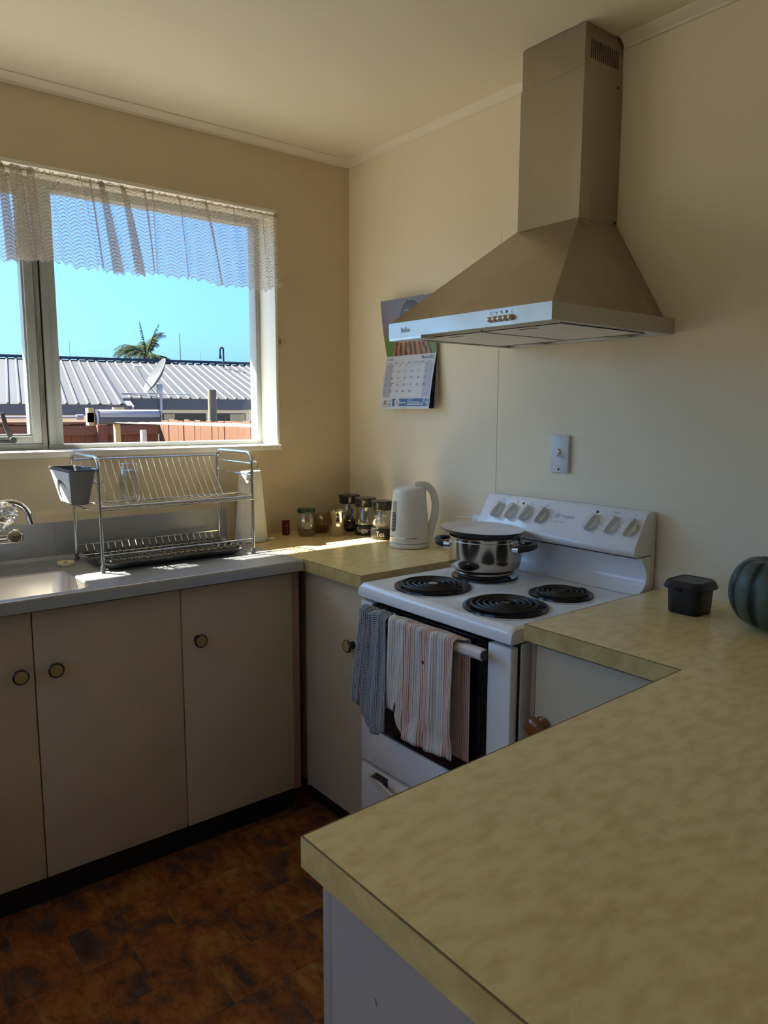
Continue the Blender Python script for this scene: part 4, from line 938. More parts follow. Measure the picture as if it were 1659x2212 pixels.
for k, (x, y, z, rx, ry, rz) in enumerate(((-0.005, -0.004, 0.060, 0.032, 0.032, 0.019), (0.006, 0.006, 0.078, 0.026, 0.028, 0.014), (-0.010, -0.002, 0.082, 0.022, 0.022, 0.014), (0.002, -0.010, 0.090, 0.020, 0.018, 0.010))):
    bm = NB(); bmesh.ops.create_icosphere(bm, subdivisions=3, radius=1.0)
    for v in bm.verts:
        d = v.co.normalized(); kk = 1 + 0.10*mnoise.noise(d*2.2+Vector((k*3, 0, 0))); v.co = Vector((x+d.x*rx*kk, y+d.y*ry*kk, z+d.z*rz*kk))
    obj('tea_bag', bm, M_teabag, t3, 60)
# jar with a green lid
j1 = thing('jar', 'squat glass jar with a green lid and brown powder on the corner worktop', 'jar', (-0.297, -0.122, 0.9))
b = NB(); P_ = [(0.0, 0.0005), (0.026, 0.0005), (0.031, 0.004), (0.0355, 0.016), (0.0370, 0.045), (0.0365, 0.070), (0.0330, 0.082), (0.0300, 0.087), (0.0300, 0.094)]
lathe(b, P_, n=12); lathe(b, [(r-0.0018 if r > 0 else 0, z+0.0015) for r, z in P_], n=12); obj('glass_body', b, M_glass, j1, 60)
b = NB(); lathe(b, [(0.0308, 0.0915), (0.0345, 0.0915), (0.0350, 0.094), (0.0350, 0.103), (0.0335, 0.106), (0.026, 0.1075), (0.0, 0.1065)], n=36); obj('lid', b, M_greenlid, j1, 40)
b = NB(); lathe(b, [(0.0, 0.003), (0.026, 0.003), (0.0315, 0.012), (0.0335, 0.026), (0.026, 0.029), (0.012, 0.024), (0.0, 0.026)], n=24); obj('brown_powder', b, M_choc, j1)
b = NB(); a0 = face_cam(-0.297, -0.122)+0.12
for i in range(6):
    pass
va = [[b.verts.new((0.0372*math.cos(a0+t), 0.0372*math.sin(a0+t), z)) for t in np.linspace(-0.36, 0.36, 8)] for z in (0.030, 0.058)]
ring_faces(b, va[0], va[1], closed=False); obj('paper_label', b, mat('jar_label', (0.30, 0.27, 0.22), 0.5), j1, 180)
# plastic tub
j2 = thing('tub', 'small clear plastic tub of reddish powder behind the jug and the green lidded jar', 'tub', (-0.205, -0.085, 0.9))
b = NB(); lathe(b, [(0.0, 0.0005), (0.030, 0.0005), (0.0315, 0.004), (0.0330, 0.072)], n=32); lathe(b, [(0.0, 0.002), (0.0290, 0.002), (0.0300, 0.005), (0.0315, 0.072)], n=32); obj('tub_wall', b, M_plasticclear, j2, 60)
b = NB(); lathe(b, [(0.0325, 0.0705), (0.0350, 0.0715), (0.0350, 0.077), (0.032, 0.0785), (0.0, 0.0785)], n=32); obj('lid', b, M_plasticclear, j2, 60)
b = NB(); lathe(b, [(0.0, 0.0025), (0.0288, 0.0025), (0.0302, 0.022), (0.015, 0.024), (0.0, 0.022)], n=24); obj('reddish_powder', b, M_spice, j2)
# steel milk jug
j3 = thing('milk_jug', 'polished steel milk jug with a strap handle in front of the canisters', 'jug', (-0.196, -0.187, 0.9))
b = NB(); lathe(b, [(0.0, 0.0), (0.033, 0.0), (0.0345, 0.002), (0.0345, 0.094), (0.0355, 0.0965), (0.0345, 0.098), (0.0332, 0.096), (0.0330, 0.006), (0.0, 0.005)], n=44); obj('jug_body', b, M_potsteel, j3, 50)
hv = Vector((math.cos(face_cam(-0.196, -0.187)+0.05), math.sin(face_cam(-0.196, -0.187)+0.05), 0))
b = NB(); sweep(b, smooth_path([hv*0.034+Vector((0, 0, 0.084)), hv*0.048+Vector((0, 0, 0.085)), hv*0.058+Vector((0, 0, 0.076)), hv*0.060+Vector((0, 0, 0.050)), hv*0.052+Vector((0, 0, 0.026)), hv*0.035+Vector((0, 0, 0.020))], 6), [(-0.0065, -0.0012), (0.0065, -0.0012), (0.0065, 0.0012), (-0.0065, 0.0012)], (-hv.y, hv.x, 0)) if False else sweep(b, smooth_path([hv*0.034+Vector((0, 0, 0.084)), hv*0.048+Vector((0, 0, 0.085)), hv*0.058+Vector((0, 0, 0.076)), hv*0.060+Vector((0, 0, 0.050)), hv*0.052+Vector((0, 0, 0.026)), hv*0.035+Vector((0, 0, 0.020))], 6), [(-0.0012, -0.0065), (0.0012, -0.0065), (0.0012, 0.0065), (-0.0012, 0.0065)], (-hv.y, hv.x, 0))
obj('handle', b, M_potsteel, j3, 50)
b = NB(); loft(b, [[-hv*0.034+Vector((0, 0, 0.070)), -hv*0.0345+Vector((0, 0, 0.0712)), -hv*0.034+Vector((0.001, 0, 0.0706))], [-hv*0.047+Vector((0, 0, 0.099)), -hv*0.034+Vector((-hv.y, hv.x, 0))*0.016+Vector((0, 0, 0.098)), -hv*0.034-Vector((-hv.y, hv.x, 0))*0.016+Vector((0, 0, 0.098))]], cap1=False); obj('lip', b, M_potsteel, j3, 0)
# little dark red box
bx_ = thing('matchbox', 'tiny dark red upright box against the window wall beside the paper towel', 'box', (-0.352, -0.060, 0.9), rotz=0.25)
b = NB(); box(b, -0.013, 0.013, -0.009, 0.009, 0.0005, 0.058, bev=0.0008, seg=1); obj('box_body', b, M_redbox, bx_, 0)
b = NB()
for z, hw in ((0.037, 0.0045), (0.034, 0.0025), (0.026, 0.0020), (0.018, 0.0025), (0.011, 0.003)): box(b, -hw-0.002, hw-0.002, -0.0095, -0.0089, z, z+0.0018)
obj('box_print', b, M_white, bx_, 0, kind='stuff')

# kettle
kt = thing('kettle', 'white plastic cordless kettle with a tall loop handle on the corner worktop', 'kettle', (-0.128, -0.541, 0.9))
LAT = Vector((0.80, -0.60, 0)).normalized(); TOW = Vector((-0.60, -0.80, 0)).normalized()   # handle side, room side
b = NB(); lathe(b, [(0.0, 0.0005), (0.068, 0.0005), (0.0718, 0.003), (0.0722, 0.014), (0.069, 0.0165), (0.0, 0.0165)], n=48); obj('power_base', b, M_kettle, kt, 40)
def kr(z):
    if z < 0.034: return 0.0700
    t = (z-0.034)/(0.218-0.034); return 0.0700 - 0.0130*t**1.4
bm = NB(); prof = [(0.067, 0.0172), (0.0700, 0.019), (0.0700, 0.033), (0.0690, 0.0335), (0.0690, 0.0405), (0.0700, 0.041)] + [(kr(z), z) for z in np.linspace(0.045, 0.205, 17)] + [(kr(0.208)-0.0015, 0.209), (kr(0.21)-0.005, 0.2135), (0.040, 0.2165), (0.02, 0.2175), (0.0, 0.2175)]
vr = lathe(bm, prof, n=56)
for ring in vr:
    for v in ring:
        if v.co.z > 0.15:      # the top slopes down to the spout
            v.co.z += 0.10*(v.co.dot(LAT))*((v.co.z-0.15)/0.07) * 1.0 - 0.002
obj('kettle_body', bm, M_kettle, kt, 50)
b = NB(); lathe(b, [(0.0693, 0.0338), (0.0697, 0.0345), (0.0697, 0.0398), (0.0693, 0.0403)], n=56); obj('steel_band', b, M_chrome, kt, 60)
SEC = [(-0.014, -0.009), (-0.010, -0.0125), (0.010, -0.0125), (0.014, -0.009), (0.014, 0.009), (0.010, 0.0125), (-0.010, 0.0125), (-0.014, 0.009)]
hp = smooth_path([LAT*0.020+Vector((0, 0, 0.2185)), LAT*0.045+Vector((0, 0, 0.223)), LAT*0.068+Vector((0, 0, 0.214)), LAT*0.086+Vector((0, 0, 0.188)), LAT*0.093+Vector((0, 0, 0.150)), LAT*0.090+Vector((0, 0, 0.110)), LAT*0.080+Vector((0, 0, 0.073)), LAT*0.073+Vector((0, 0, 0.045)), LAT*0.069+Vector((0, 0, 0.020))], 6)
b = NB(); sweep(b, hp, [(a_, c_) for c_, a_ in SEC], TOW); obj('handle', b, M_kettle, kt, 60)
b = NB(); lathe(b, [(0.0075, 0.0), (0.0075, 0.002), (0.006, 0.0035), (0.0, 0.004)], LAT*0.052+Vector((0, 0, 0.2285)), 20); obj('lid_button', b, M_chrome, kt)
b = NB(); loft(b, [[LAT*(0.066)+TOW*0.010+Vector((0, 0, 0.030)), LAT*0.066-TOW*0.010+Vector((0, 0, 0.030)), LAT*0.066-TOW*0.010+Vector((0, 0, 0.034)), LAT*0.066+TOW*0.010+Vector((0, 0, 0.034))], [LAT*(0.093)+TOW*0.006+Vector((0, 0, 0.031)), LAT*0.093-TOW*0.006+Vector((0, 0, 0.031)), LAT*0.093-TOW*0.006+Vector((0, 0, 0.033)), LAT*0.093+TOW*0.006+Vector((0, 0, 0.033))]]); obj('switch_lever', b, M_knobwhite, kt)
ga = math.atan2(TOW.y, TOW.x) - 1.02     # the gauge sits left of the middle seen from the room
def capsule(bm, a0, wa, z0, z1, off, mi=0):
    pts = []
    for t in np.linspace(0, PI, 11): pts.append((wa*math.cos(t), z1-0.007+0.010*math.sin(t)))
    for t in np.linspace(PI, 2*PI, 11): pts.append((wa*math.cos(t), z0+0.007+0.010*math.sin(t)))
    vs = []
    for a, z in pts: R_ = kr(z)+off; vs.append(bm.verts.new((R_*math.cos(a0+a), R_*math.sin(a0+a), z)))
    cz = [bm.verts.new(((kr(z)+off+0.0006)*math.cos(a0), (kr(z)+off+0.0006)*math.sin(a0), z)) for z in np.linspace(z0+0.004, z1-0.004, 6)]
    n = len(vs); c = cz
    def near(z): return min(c, key=lambda v: abs(v.co.z-z))
    for i in range(n):
        p, q2 = vs[i], vs[(i+1) % n]; k1, k2 = near(p.co.z), near(q2.co.z)
        if k1 is k2: f = bm.faces.new((p, q2, k1))
        else: f = bm.faces.new((p, q2, k2, k1))
        f.material_index = mi
b = NB(); capsule(b, ga, 0.185, 0.062, 0.166, 0.0006); g1 = obj('water_gauge', b, M_kettlegauge2, kt, 180)
b = NB(); capsule(b, ga, 0.165, 0.063, 0.126, 0.0012); obj('gauge_water', b, M_kettlegrey, g1, 180)
b = NB()
for k, z in enumerate(np.linspace(0.074, 0.142, 7)):
    R_ = kr(z)+0.0022; aa = ga-0.02
    for (da, z0_, z1_) in ((-0.05, -0.0018, 0.0018), (0.035, -0.0018, 0.0018)):
        quad(b, [(R_*math.cos(aa+da), R_*math.sin(aa+da), z+z0_), (R_*math.cos(aa+da+0.018), R_*math.sin(aa+da+0.018), z+z0_), (R_*math.cos(aa+da+0.018), R_*math.sin(aa+da+0.018), z+z1_), (R_*math.cos(aa+da), R_*math.sin(aa+da), z+z1_)])
    quad(b, [(R_*math.cos(aa-0.05), R_*math.sin(aa-0.05), z+0.0012), (R_*math.cos(aa+0.05), R_*math.sin(aa+0.05), z+0.0012), (R_*math.cos(aa+0.05), R_*math.sin(aa+0.05), z+0.0021), (R_*math.cos(aa-0.05), R_*math.sin(aa-0.05), z+0.0021)])
obj('gauge_marks', b, M_white, g1, 0, kind='stuff')

# ================================================================== ON THE STOVE
POT = Vector((-0.222, -1.005, HZ+0.0112))
po = thing('cooking_pot', 'stainless steel cooking pot with two black loop handles on the rear left burner', 'pot', POT)
b = NB(); lathe(b, [(0.0, 0.0), (0.086, 0.0), (0.0885, 0.003), (0.0885, 0.008), (0.092, 0.010), (0.104, 0.020), (0.1085, 0.034), (0.1095, 0.050), (0.1095, 0.108), (0.1115, 0.1105), (0.1115, 0.114), (0.1085, 0.115), (0.1075, 0.110), (0.1075, 0.036), (0.102, 0.022), (0.09, 0.012), (0.0, 0.010)], n=64); obj('pot_body', b, M_potsteel, po, 40)
b = NB(); lathe(b, [(0.1100, 0.100), (0.1106, 0.1015), (0.1100, 0.103)], n=64); obj('rim_band', b, M_chrome, po, 60)
hdv = Vector((0.447, -0.895, 0)).normalized(); hpv = Vector((-hdv.y, hdv.x, 0))
for sgn in (1, -1):
    D_ = hdv*sgn
    b = NB(); pts = smooth_path([D_*0.106+hpv*0.040+Vector((0, 0, 0.083)), D_*0.122+hpv*0.040+Vector((0, 0, 0.085)), D_*0.142+hpv*0.030+Vector((0, 0, 0.089)), D_*0.150+Vector((0, 0, 0.091)), D_*0.142-hpv*0.030+Vector((0, 0, 0.089)), D_*0.122-hpv*0.040+Vector((0, 0, 0.085)), D_*0.106-hpv*0.040+Vector((0, 0, 0.083))], 6)
    sweep(b, pts, [(-0.006, -0.009), (0.006, -0.009), (0.008, -0.004), (0.008, 0.005), (0.004, 0.009), (-0.004, 0.009), (-0.008, 0.005), (-0.008, -0.004)], (0, 0, 1)); h_ = obj('handle', b, M_black, po, 50)
    for s2 in (1, -1):
        b = NB(); c_ = D_*0.1085+hpv*0.040*s2+Vector((0, 0, 0.083)); cyl(b, c_-D_*0.012, c_+D_*0.006, 0.0135, n=14); obj('bracket', b, M_chrome, h_)
pn = thing('frying_pan', 'round shallow pan with a pale lilac inside resting as a lid on the steel pot', 'pan', POT+Vector((-0.015, 0.002, 0.1165)))
pn.rotation_euler = (math.radians(1.6), math.radians(1.3), 0)
b = NB(); lathe(b, [(0.0, 0.0), (0.092, 0.0), (0.102, 0.004), (0.1225, 0.0165), (0.1265, 0.0175), (0.1270, 0.0190), (0.1255, 0.0197)], n=72); obj('pan_outside', b, M_pan, pn, 40)
b = NB(); lathe(b, [(0.1255, 0.0197), (0.1215, 0.0186), (0.104, 0.0085), (0.092, 0.0050), (0.0, 0.0045)], n=72); obj('pan_lining', b, M_panin, pn, 60)

# ================================================================== TEA TOWELS
def cloth_mat(name, kind):
    mt = bpy.data.materials.new(name); mt.use_nodes = True; n = mt.node_tree.nodes; L = mt.node_tree.links; bs = n['Principled BSDF']; bs.inputs['Roughness'].default_value = 0.95; bs.inputs['Specular IOR Level'].default_value = 0.1
    uv = n.new('ShaderNodeUVMap'); uv.uv_map = 'UVMap'; s = n.new('ShaderNodeSeparateXYZ'); L.new(uv.outputs[0], s.inputs[0])
    def mth(op, a, b_=None):
        k = n.new('ShaderNodeMath'); k.operation = op
        for i, v in enumerate((a, b_)):
            if v is None: continue
            if isinstance(v, (int, float)): k.inputs[i].default_value = v
            else: L.new(v, k.inputs[i])
        return k.outputs[0]
    def mixc(f, a, b_):
        k = n.new('ShaderNodeMix'); k.data_type = 'RGBA'; L.new(f, k.inputs[0])
        for i, v in ((6, a), (7, b_)):
            if isinstance(v, tuple): k.inputs[i].default_value = (*v, 1)
            else: L.new(v, k.inputs[i])
        return k.outputs[2]
    def band(x, lo, hi): return mth('MULTIPLY', mth('GREATER_THAN', x, lo), mth('LESS_THAN', x, hi))
    U, V = s.outputs[0], s.outputs[1]
    if kind == 'check':
        P = 0.0056
        su = mth('GREATER_THAN', mth('FRACT', mth('DIVIDE', U, P)), 0.52); sv = mth('GREATER_THAN', mth('FRACT', mth('DIVIDE', V, P)), 0.55)
        c = mixc(mth('MULTIPLY', mth('ADD', su, sv), 0.5), (0.60, 0.63, 0.66), (0.016, 0.024, 0.060))
        rb = mth('ADD', band(U, 0.030, 0.035), mth('MULTIPLY', band(U, 0.046, 0.051), 0.8))
        c = mixc(mth('MINIMUM', mth('MULTIPLY', rb, 0.85), 1.0), c, (0.22, 0.012, 0.035))
        nb_ = mth('SINE', mth('MULTIPLY', U, 2*PI/P)); hgt = mth('ADD', nb_, mth('SINE', mth('MULTIPLY', V, 2*PI/P)))
    else:
        c = (0.74, 0.695, 0.635)
        pk = band(U, 0.078, 0.118)
        for lo, hi in ((0.158, 0.200), (0.262, 0.30)): pk = mth('ADD', pk, band(U, lo, hi))
        fine = mth('GREATER_THAN', mth('FRACT', mth('DIVIDE', U, 0.0074)), 0.45)
        c = mixc(mth('MULTIPLY', mth('MULTIPLY', pk, fine), 0.85), c, (0.46, 0.17, 0.105))
        gk = mth('ADD', band(U, 0.012, 0.07), band(U, 0.122, 0.156)); gk = mth('ADD', gk, band(U, 0.205, 0.255))
        fg = mth('GREATER_THAN', mth('FRACT', mth('DIVIDE', U, 0.0082)), 0.72)
        c = mixc(mth('MULTIPLY', mth('MULTIPLY', gk, fg), 0.6), c, (0.27, 0.25, 0.24))
        # the small scorch mark
        d = mth('ADD', mth('POWER', mth('SUBTRACT', U, 0.168), 2.0), mth('POWER', mth('SUBTRACT', V, 0.104), 2.0))
        c = mixc(mth('LESS_THAN', d, 0.000030), c, (0.10, 0.022, 0.008))
        d2 = mth('ADD', mth('POWER', mth('SUBTRACT', U, 0.052), 2.0), mth('MULTIPLY', mth('POWER', mth('SUBTRACT', V, 0.262), 2.0), 0.08))
        c = mixc(mth('LESS_THAN', d2, 0.000035), c, (0.12, 0.05, 0.03))
        hgt = mth('ADD', mth('SINE', mth('MULTIPLY', U, 2*PI/0.0074)), mth('MULTIPLY', mth('SINE', mth('MULTIPLY', V, 2*PI/0.005)), 0.2))
    L.new(c, bs.inputs['Base Color'])
    bp = n.new('ShaderNodeBump'); bp.inputs['Strength'].default_value = 0.6; bp.inputs['Distance'].default_value = 0.0012; L.new(hgt, bp.inputs['Height']); L.new(bp.outputs[0], bs.inputs['Normal'])
    return mt
HBX, HBZ = -0.611, 0.8365      # top of the oven rail
def towel(name, label, mt, width, front, backlen, fn, seed, nu=90):
    """fn(u, s) -> (y offset, extra x, extra z) for arc length s (0 at the top, + down the front, - down the back)"""
    t = thing(name, label, 'towel', (HBX, 0, HBZ), world=True)
    bm = NB(); uvl = bm.loops.layers.uv.new('UVMap'); NV = 70; g = []
    for i in range(nu+1):
        u = width*i/nu; col = []
        L0 = -backlen(u) if callable(backlen) else -backlen; L1 = front(u) if callable(front) else front
        for j in range(NV+1):
            s = L0+(L1-L0)*j/NV
            rr = 0.0170
            if s > rr*PI/2: x, z = HBX-rr, HBZ+0.004-(s-rr*PI/2)-rr*0.6
            elif s < -rr*PI/2: x, z = HBX+rr-0.001, HBZ+0.004-(-s-rr*PI/2)-rr*0.6
            else: a = s/rr; x, z = HBX-rr*math.sin(a), HBZ+0.004-rr*0.6*(1-math.cos(a))
            y, dx, dz = fn(u, s)
            col.append((bm.verts.new((x+dx, y, z+dz)), (u, s)))
        g.append(col)
    for i in range(nu):
        for j in range(NV):
            q = [g[i][j], g[i+1][j], g[i+1][j+1], g[i][j+1]]; f = bm.faces.new([v[0] for v in q])
            for lp, v in zip(f.loops, q): lp[uvl].uv = v[1]
    o = obj('towel_cloth', bm, mt, t, 180); md = o.modifiers.new('thickness', 'SOLIDIFY'); md.thickness = 0.0016; md.offset = 1.0
    return t
def sm(a, b_, x): t = max(0, min(1, (x-a)/(b_-a))); return t*t*(3-2*t)
# blue check: bunched, hanging slightly to the left
def f1(u, s):
    f = max(0.0, s); k = u/0.19
    y = -0.932 - u*(0.60+0.14*sm(0, 0.3, f)) + 0.040*sm(0.0, 0.34, f)*(1-0.55*k)
    fold = 0.005*math.sin(u*60+0.6)*(0.5+0.5*sm(0, 0.2, f)) + 0.0025*math.sin(u*150+f*9)
    if s < -0.01: return (y, 0.001 + 0.002*math.sin(u*50), 0)
    return (y + 0.004*math.sin(u*70+2), -abs(fold)*1.0 - 0.006 - 0.010*sm(0.1, 0.35, f)*k, 0.006*math.sin(u*55+1)*max(0, 1-abs(s)/0.06))
towel('tea_towel', 'dark blue and white checked tea towel bunched at the left end of the oven rail', cloth_mat('check_cloth', 'check'), 0.19, lambda u: 0.300 + 0.058*sm(0.03, 0.12, u) - 0.020*sm(0.14, 0.19, u), 0.22, f1, 1)
def f2(u, s):
    f = max(0.0, s)
    y = -1.052 - u*0.83 + 0.012*sm(0.1, 0.35, f)*(1-u/0.3)
    if s < 0: y = -1.066 - u*0.83 - 0.004
    fold = 0.007*math.sin(u*38+0.3)*(0.25+sm(0, 0.25, f)) + 0.0035*math.sin(u*95+f*7) + 0.008*sm(0.24, 0.31, f)*math.sin(u*26+f*22)
    if s < -0.01: return (y, 0.001 + 0.002*math.sin(u*40), 0)
    return (y, -abs(fold) - 0.004, 0.003*math.sin(u*120)*max(0, 1-abs(s)/0.05))
towel('tea_towel', 'frayed white and pink striped tea towel on the oven rail, right of the checked one', cloth_mat('stripe_cloth', 'stripe'), 0.30, lambda u: 0.268 + 0.062*sm(0.05, 0.085, u) - 0.006*sm(0.2, 0.3, u), lambda u: 0.335, f2, 2)

# ================================================================== WALL CALENDAR
cal = thing('calendar', 'open wall calendar with a bird photograph above a March grid, behind the hood corner', 'calendar', (0, -0.40, 1.59), world=True)
UTL, UTR, FL_, FR_ = Vector((-0.050, -0.272, 1.793)), Vector((-0.020, -0.552, 1.796)), Vector((-0.014, -0.267, 1.589)), Vector((-0.014, -0.550, 1.589))
LBL, LBR = Vector((-0.050, -0.270, 1.391)), Vector((-0.046, -0.547, 1.391))
def patch(a, b_, c, d, bow=0.0):
    """a top-left, b top-right, c bottom-left, d bottom-right -> fn(u right 0..1, v up 0..1, h out)"""
    def fn(u, v, h=0.0):
        p = (a*(1-u)+b_*u)*v + (c*(1-u)+d*u)*(1-v)
        du = (b_-a)*v+(d-c)*(1-v); dv = (a*(1-u)+b_*u)-(c*(1-u)+d*u); nn = dv.cross(du).normalized()
        if nn.x > 0: nn = -nn
        return p + nn*(h + bow*math.sin(PI*v))
    return fn
UP = patch(UTL, UTR, FL_, FR_, 0.004); LO_ = patch(FL_, FR_, LBL, LBR, 0.003)
def bird(u, v):
    """printed photograph: a falcon portrait against a blurred ground"""
    n = mnoise.noise(Vector((u*5, v*5, 0.3)))
    t = max(0, min(1, (v-0.25)/0.3)); top = np.array((0.17, 0.155, 0.22)) + 0.05*np.array((u, u, u*1.6)) + np.array((0.03, 0.01, 0.0))*n
    if v < 0.62 and u < 0.35: top = top*0.8 + np.array((0.05, 0.02, 0.01))
    c = np.array((0.10, 0.21, 0.055))*(1-t) + top*t
    x, y = (u-0.53)/0.42, (v+0.28)/0.80
    if x*x + y*y < 1.0:      # breast with dark streaks
        k = math.sin((u-0.53)*70/(1.15-v) + 2.5*mnoise.noise(Vector((u*14, v*7, 1.0)))); c = np.array((0.36, 0.155, 0.065)) if k > 0.1 else np.array((0.045, 0.022, 0.018))
        if v > 0.42: c = c*0.5 + np.array((0.07, 0.09, 0.11))*0.5
    x, y = (u-0.545)/0.20, (v-0.70)/0.27
    if x*x + y*y < 1.0:
        r_ = x*x+y*y; c = np.array((0.065, 0.115, 0.165))*(0.85+0.3*n)
        if y > 0.35: c = np.array((0.10, 0.085, 0.085))*(1+0.5*n)
        if r_ > 0.90 and y > 0.2: c = np.array((0.30, 0.32, 0.34))
        d = math.hypot((u-0.475)/0.042, (v-0.735)/0.055)
        if d < 1.0: c = np.array((0.40, 0.40, 0.20)) if d > 0.72 else np.array((0.02, 0.02, 0.025))
        d = math.hypot((u-0.575)/0.05, (v-0.725)/0.045)
        if d < 1: c = np.array((0.46, 0.40, 0.13))
        d = math.hypot((u-0.655)/0.040, (v-0.80)/0.07)
        if d < 1: c = np.array((0.05, 0.08, 0.10))
    return c
bm = NB(); N1, N2 = 110, 80; cl = bm.loops.layers.float_color.new('Col'); g = [[bm.verts.new(UP(i/N1, j/N2)) for j in range(N2+1)] for i in range(N1+1)]
for i in range(N1):
    for j in range(N2):
        f = bm.faces.new((g[i][j], g[i+1][j], g[i+1][j+1], g[i][j+1])); c = bird((i+0.5)/N1, (j+0.5)/N2)
        for lp in f.loops: lp[cl] = (*[float(x) for x in c], 1)
M_photo = attr_mat('printed_photo', 0.28); obj('photo_page', bm, M_photo, cal, 180)
def sheet(fn, off, name, mt, hh=0.0006):
    b = NB(); n_ = 6; A_ = [[b.verts.new(fn(i/n_, j/n_, off)) for j in range(n_+1)] for i in range(n_+1)]; B_ = [[b.verts.new(fn(i/n_, j/n_, off-hh)) for j in range(n_+1)] for i in range(n_+1)]
    for i in range(n_):
        for j in range(n_):
            b.faces.new((A_[i][j], A_[i+1][j], A_[i+1][j+1], A_[i][j+1])); b.faces.new((B_[i][j], B_[i][j+1], B_[i+1][j+1], B_[i+1][j]))
    rim = [(i, 0) for i in range(n_)] + [(n_, j) for j in range(n_)] + [(i, n_) for i in range(n_, 0, -1)] + [(0, j) for j in range(n_, 0, -1)]
    for k in range(len(rim)):
        p, q2 = rim[k], rim[(k+1) % len(rim)]; b.faces.new((A_[p[0]][p[1]], B_[p[0]][p[1]], B_[q2[0]][q2[1]], A_[q2[0]][q2[1]]))
    return obj(name, b, mt, cal, 30)
sheet(UP, -0.0008, 'page', M_cardside)
pg = sheet(LO_, 0.0, 'month_page', M_cardside)
for k in range(1, 5):      # the later months fan out behind it
    q = k/4; f_ = patch(FL_+Vector((0.0012*k, -0.002, 0)), FR_+Vector((0.0012*k, -0.002, 0)), LBL+Vector((0.0075*k, -0.0065*k, 0.001)), LBR+Vector((0.0075*k, -0.0040*k, 0.001)), 0.002)
    sheet(f_, 0.0, 'page', M_navypage if k in (1, 2) else M_cardside)
def cq(b, u0, u1, v0, v1, h=0.0004): quad(b, [LO_(u0, v0, h), LO_(u1, v0, h), LO_(u1, v1, h), LO_(u0, v1, h)])
GU0, GU1, GV0, GV1 = 0.035, 0.965, 0.215, 0.835
b = NB()
for c0, c1 in ((0, 1), (6, 7)): 
    for r in range(10): cq(b, GU0+(GU1-GU0)*c0/7, GU0+(GU1-GU0)*c1/7, GV0+(GV1-GV0)*r/10, GV0+(GV1-GV0)*(r+1)/10, 0.0004)
obj('weekend_tint', b, M_calgrey, pg, 0, kind='stuff')
b = NB()
for i in range(8):
    for r in range(8): cq(b, GU0+(GU1-GU0)*i/7-0.0012, GU0+(GU1-GU0)*i/7+0.0012, GV0+(GV1-GV0)*r/8, GV0+(GV1-GV0)*(r+1)/8, 0.0007)
for j in range(6): 
    for r in range(8): cq(b, GU0+(GU1-GU0)*r/8, GU0+(GU1-GU0)*(r+1)/8, GV0+(GV1-GV0)*j/5-0.0012, GV0+(GV1-GV0)*j/5+0.0012, 0.0007)
obj('grid_lines', b, M_calline, pg, 0, kind='stuff')
PWm, PHm = 0.28, 0.20
def ctext(b, body, size, u, v, width=None, shear=0.0, h=0.0008): add_text(b, body, size, lambda x, y: LO_(u+x/PWm, v+y/PHm, h), width=width, shear=shear)
b = NB()
ctext(b, 'March 2022', 0.016, 0.845, 0.935, 0.068, 0.25)
for i, dname in enumerate(('Sunday', 'Monday', 'Tuesday', 'Wednesday', 'Thursday', 'Friday', 'Saturday')): ctext(b, dname, 0.0062, GU0+(GU1-GU0)*(i+0.5)/7, 0.862, 0.020)
for day in range(1, 32):
    i = (day+1) % 7; r = (day+1)//7; ctext(b, str(day), 0.0105, GU0+(GU1-GU0)*i/7+0.020, GV1-(GV1-GV0)*(r+0.14)/5)
for (u0, u1, v0) in ((0.03, 0.17, 0.93), (0.16, 0.25, 0.474), (0.16, 0.21, 0.345)): cq(b, u0, u1, v0, v0+0.008, 0.0006)
obj('month_lettering', b, M_ink, pg, 0, kind='stuff')
b = NB(); h0 = 0.0008
tube(b, [LO_(0.335, 0.485, 0.001), LO_(0.38, 0.505, 0.001), LO_(0.45, 0.535, 0.001)], 0.0005, 4); tube(b, [LO_(0.34, 0.545, 0.001), LO_(0.355, 0.54, 0.001), LO_(0.38, 0.55, 0.001)], 0.0004, 4); tube(b, [LO_(0.35, 0.40, 0.001), LO_(0.37, 0.405, 0.001), LO_(0.40, 0.41, 0.001)], 0.0004, 4); tube(b, [LO_(0.74, 0.44, 0.001), LO_(0.77, 0.41, 0.001), LO_(0.81, 0.42, 0.001)], 0.0004, 4)
obj('pen_marks', b, M_calline, pg, 0, kind='stuff')
b = NB()
for k in range(6): cq(b, 0.255+(0.985-0.255)*k/6, 0.255+(0.985-0.255)*(k+1)/6, 0.045, 0.185, 0.0004)
obj('banner', b, M_calblue, pg, 0)
def disc(b, u, v, ru, rv, h, n=24): 
    b.faces.new([b.verts.new(LO_(u+ru*math.cos(2*PI*i/n), v+rv*math.sin(2*PI*i/n), h)) for i in range(n)])
b = NB(); disc(b, 0.355, 0.115, 0.056, 0.075, 0.0008); obj('badge', b, M_cardside, pg, 0)
b = NB()
for u, v in ((0.355, 0.145), (0.335, 0.115), (0.375, 0.115), (0.340, 0.085), (0.372, 0.082)): disc(b, u, v, 0.009, 0.012, 0.0011, 10)
obj('badge_figure', b, M_ink, pg, 0, kind='stuff')
b = NB(); cq(b, 0.95, 0.985, 0.045, 0.185, 0.0007)
obj('banner_corner', b, M_calsky, pg, 0)
b = NB()
for (u, v) in ((0.895, 0.150), (0.870, 0.090), (0.945, 0.112)):
    a0 = [b.verts.new(LO_(u+0.022*math.cos(t), v+0.027*math.sin(t), 0.0011)) for t in np.linspace(0, 2*PI, 17)[:-1]]; a1 = [b.verts.new(LO_(u+0.012*math.cos(t), v+0.015*math.sin(t), 0.0011)) for t in np.linspace(0, 2*PI, 17)[:-1]]; ring_faces(b, a0, a1)
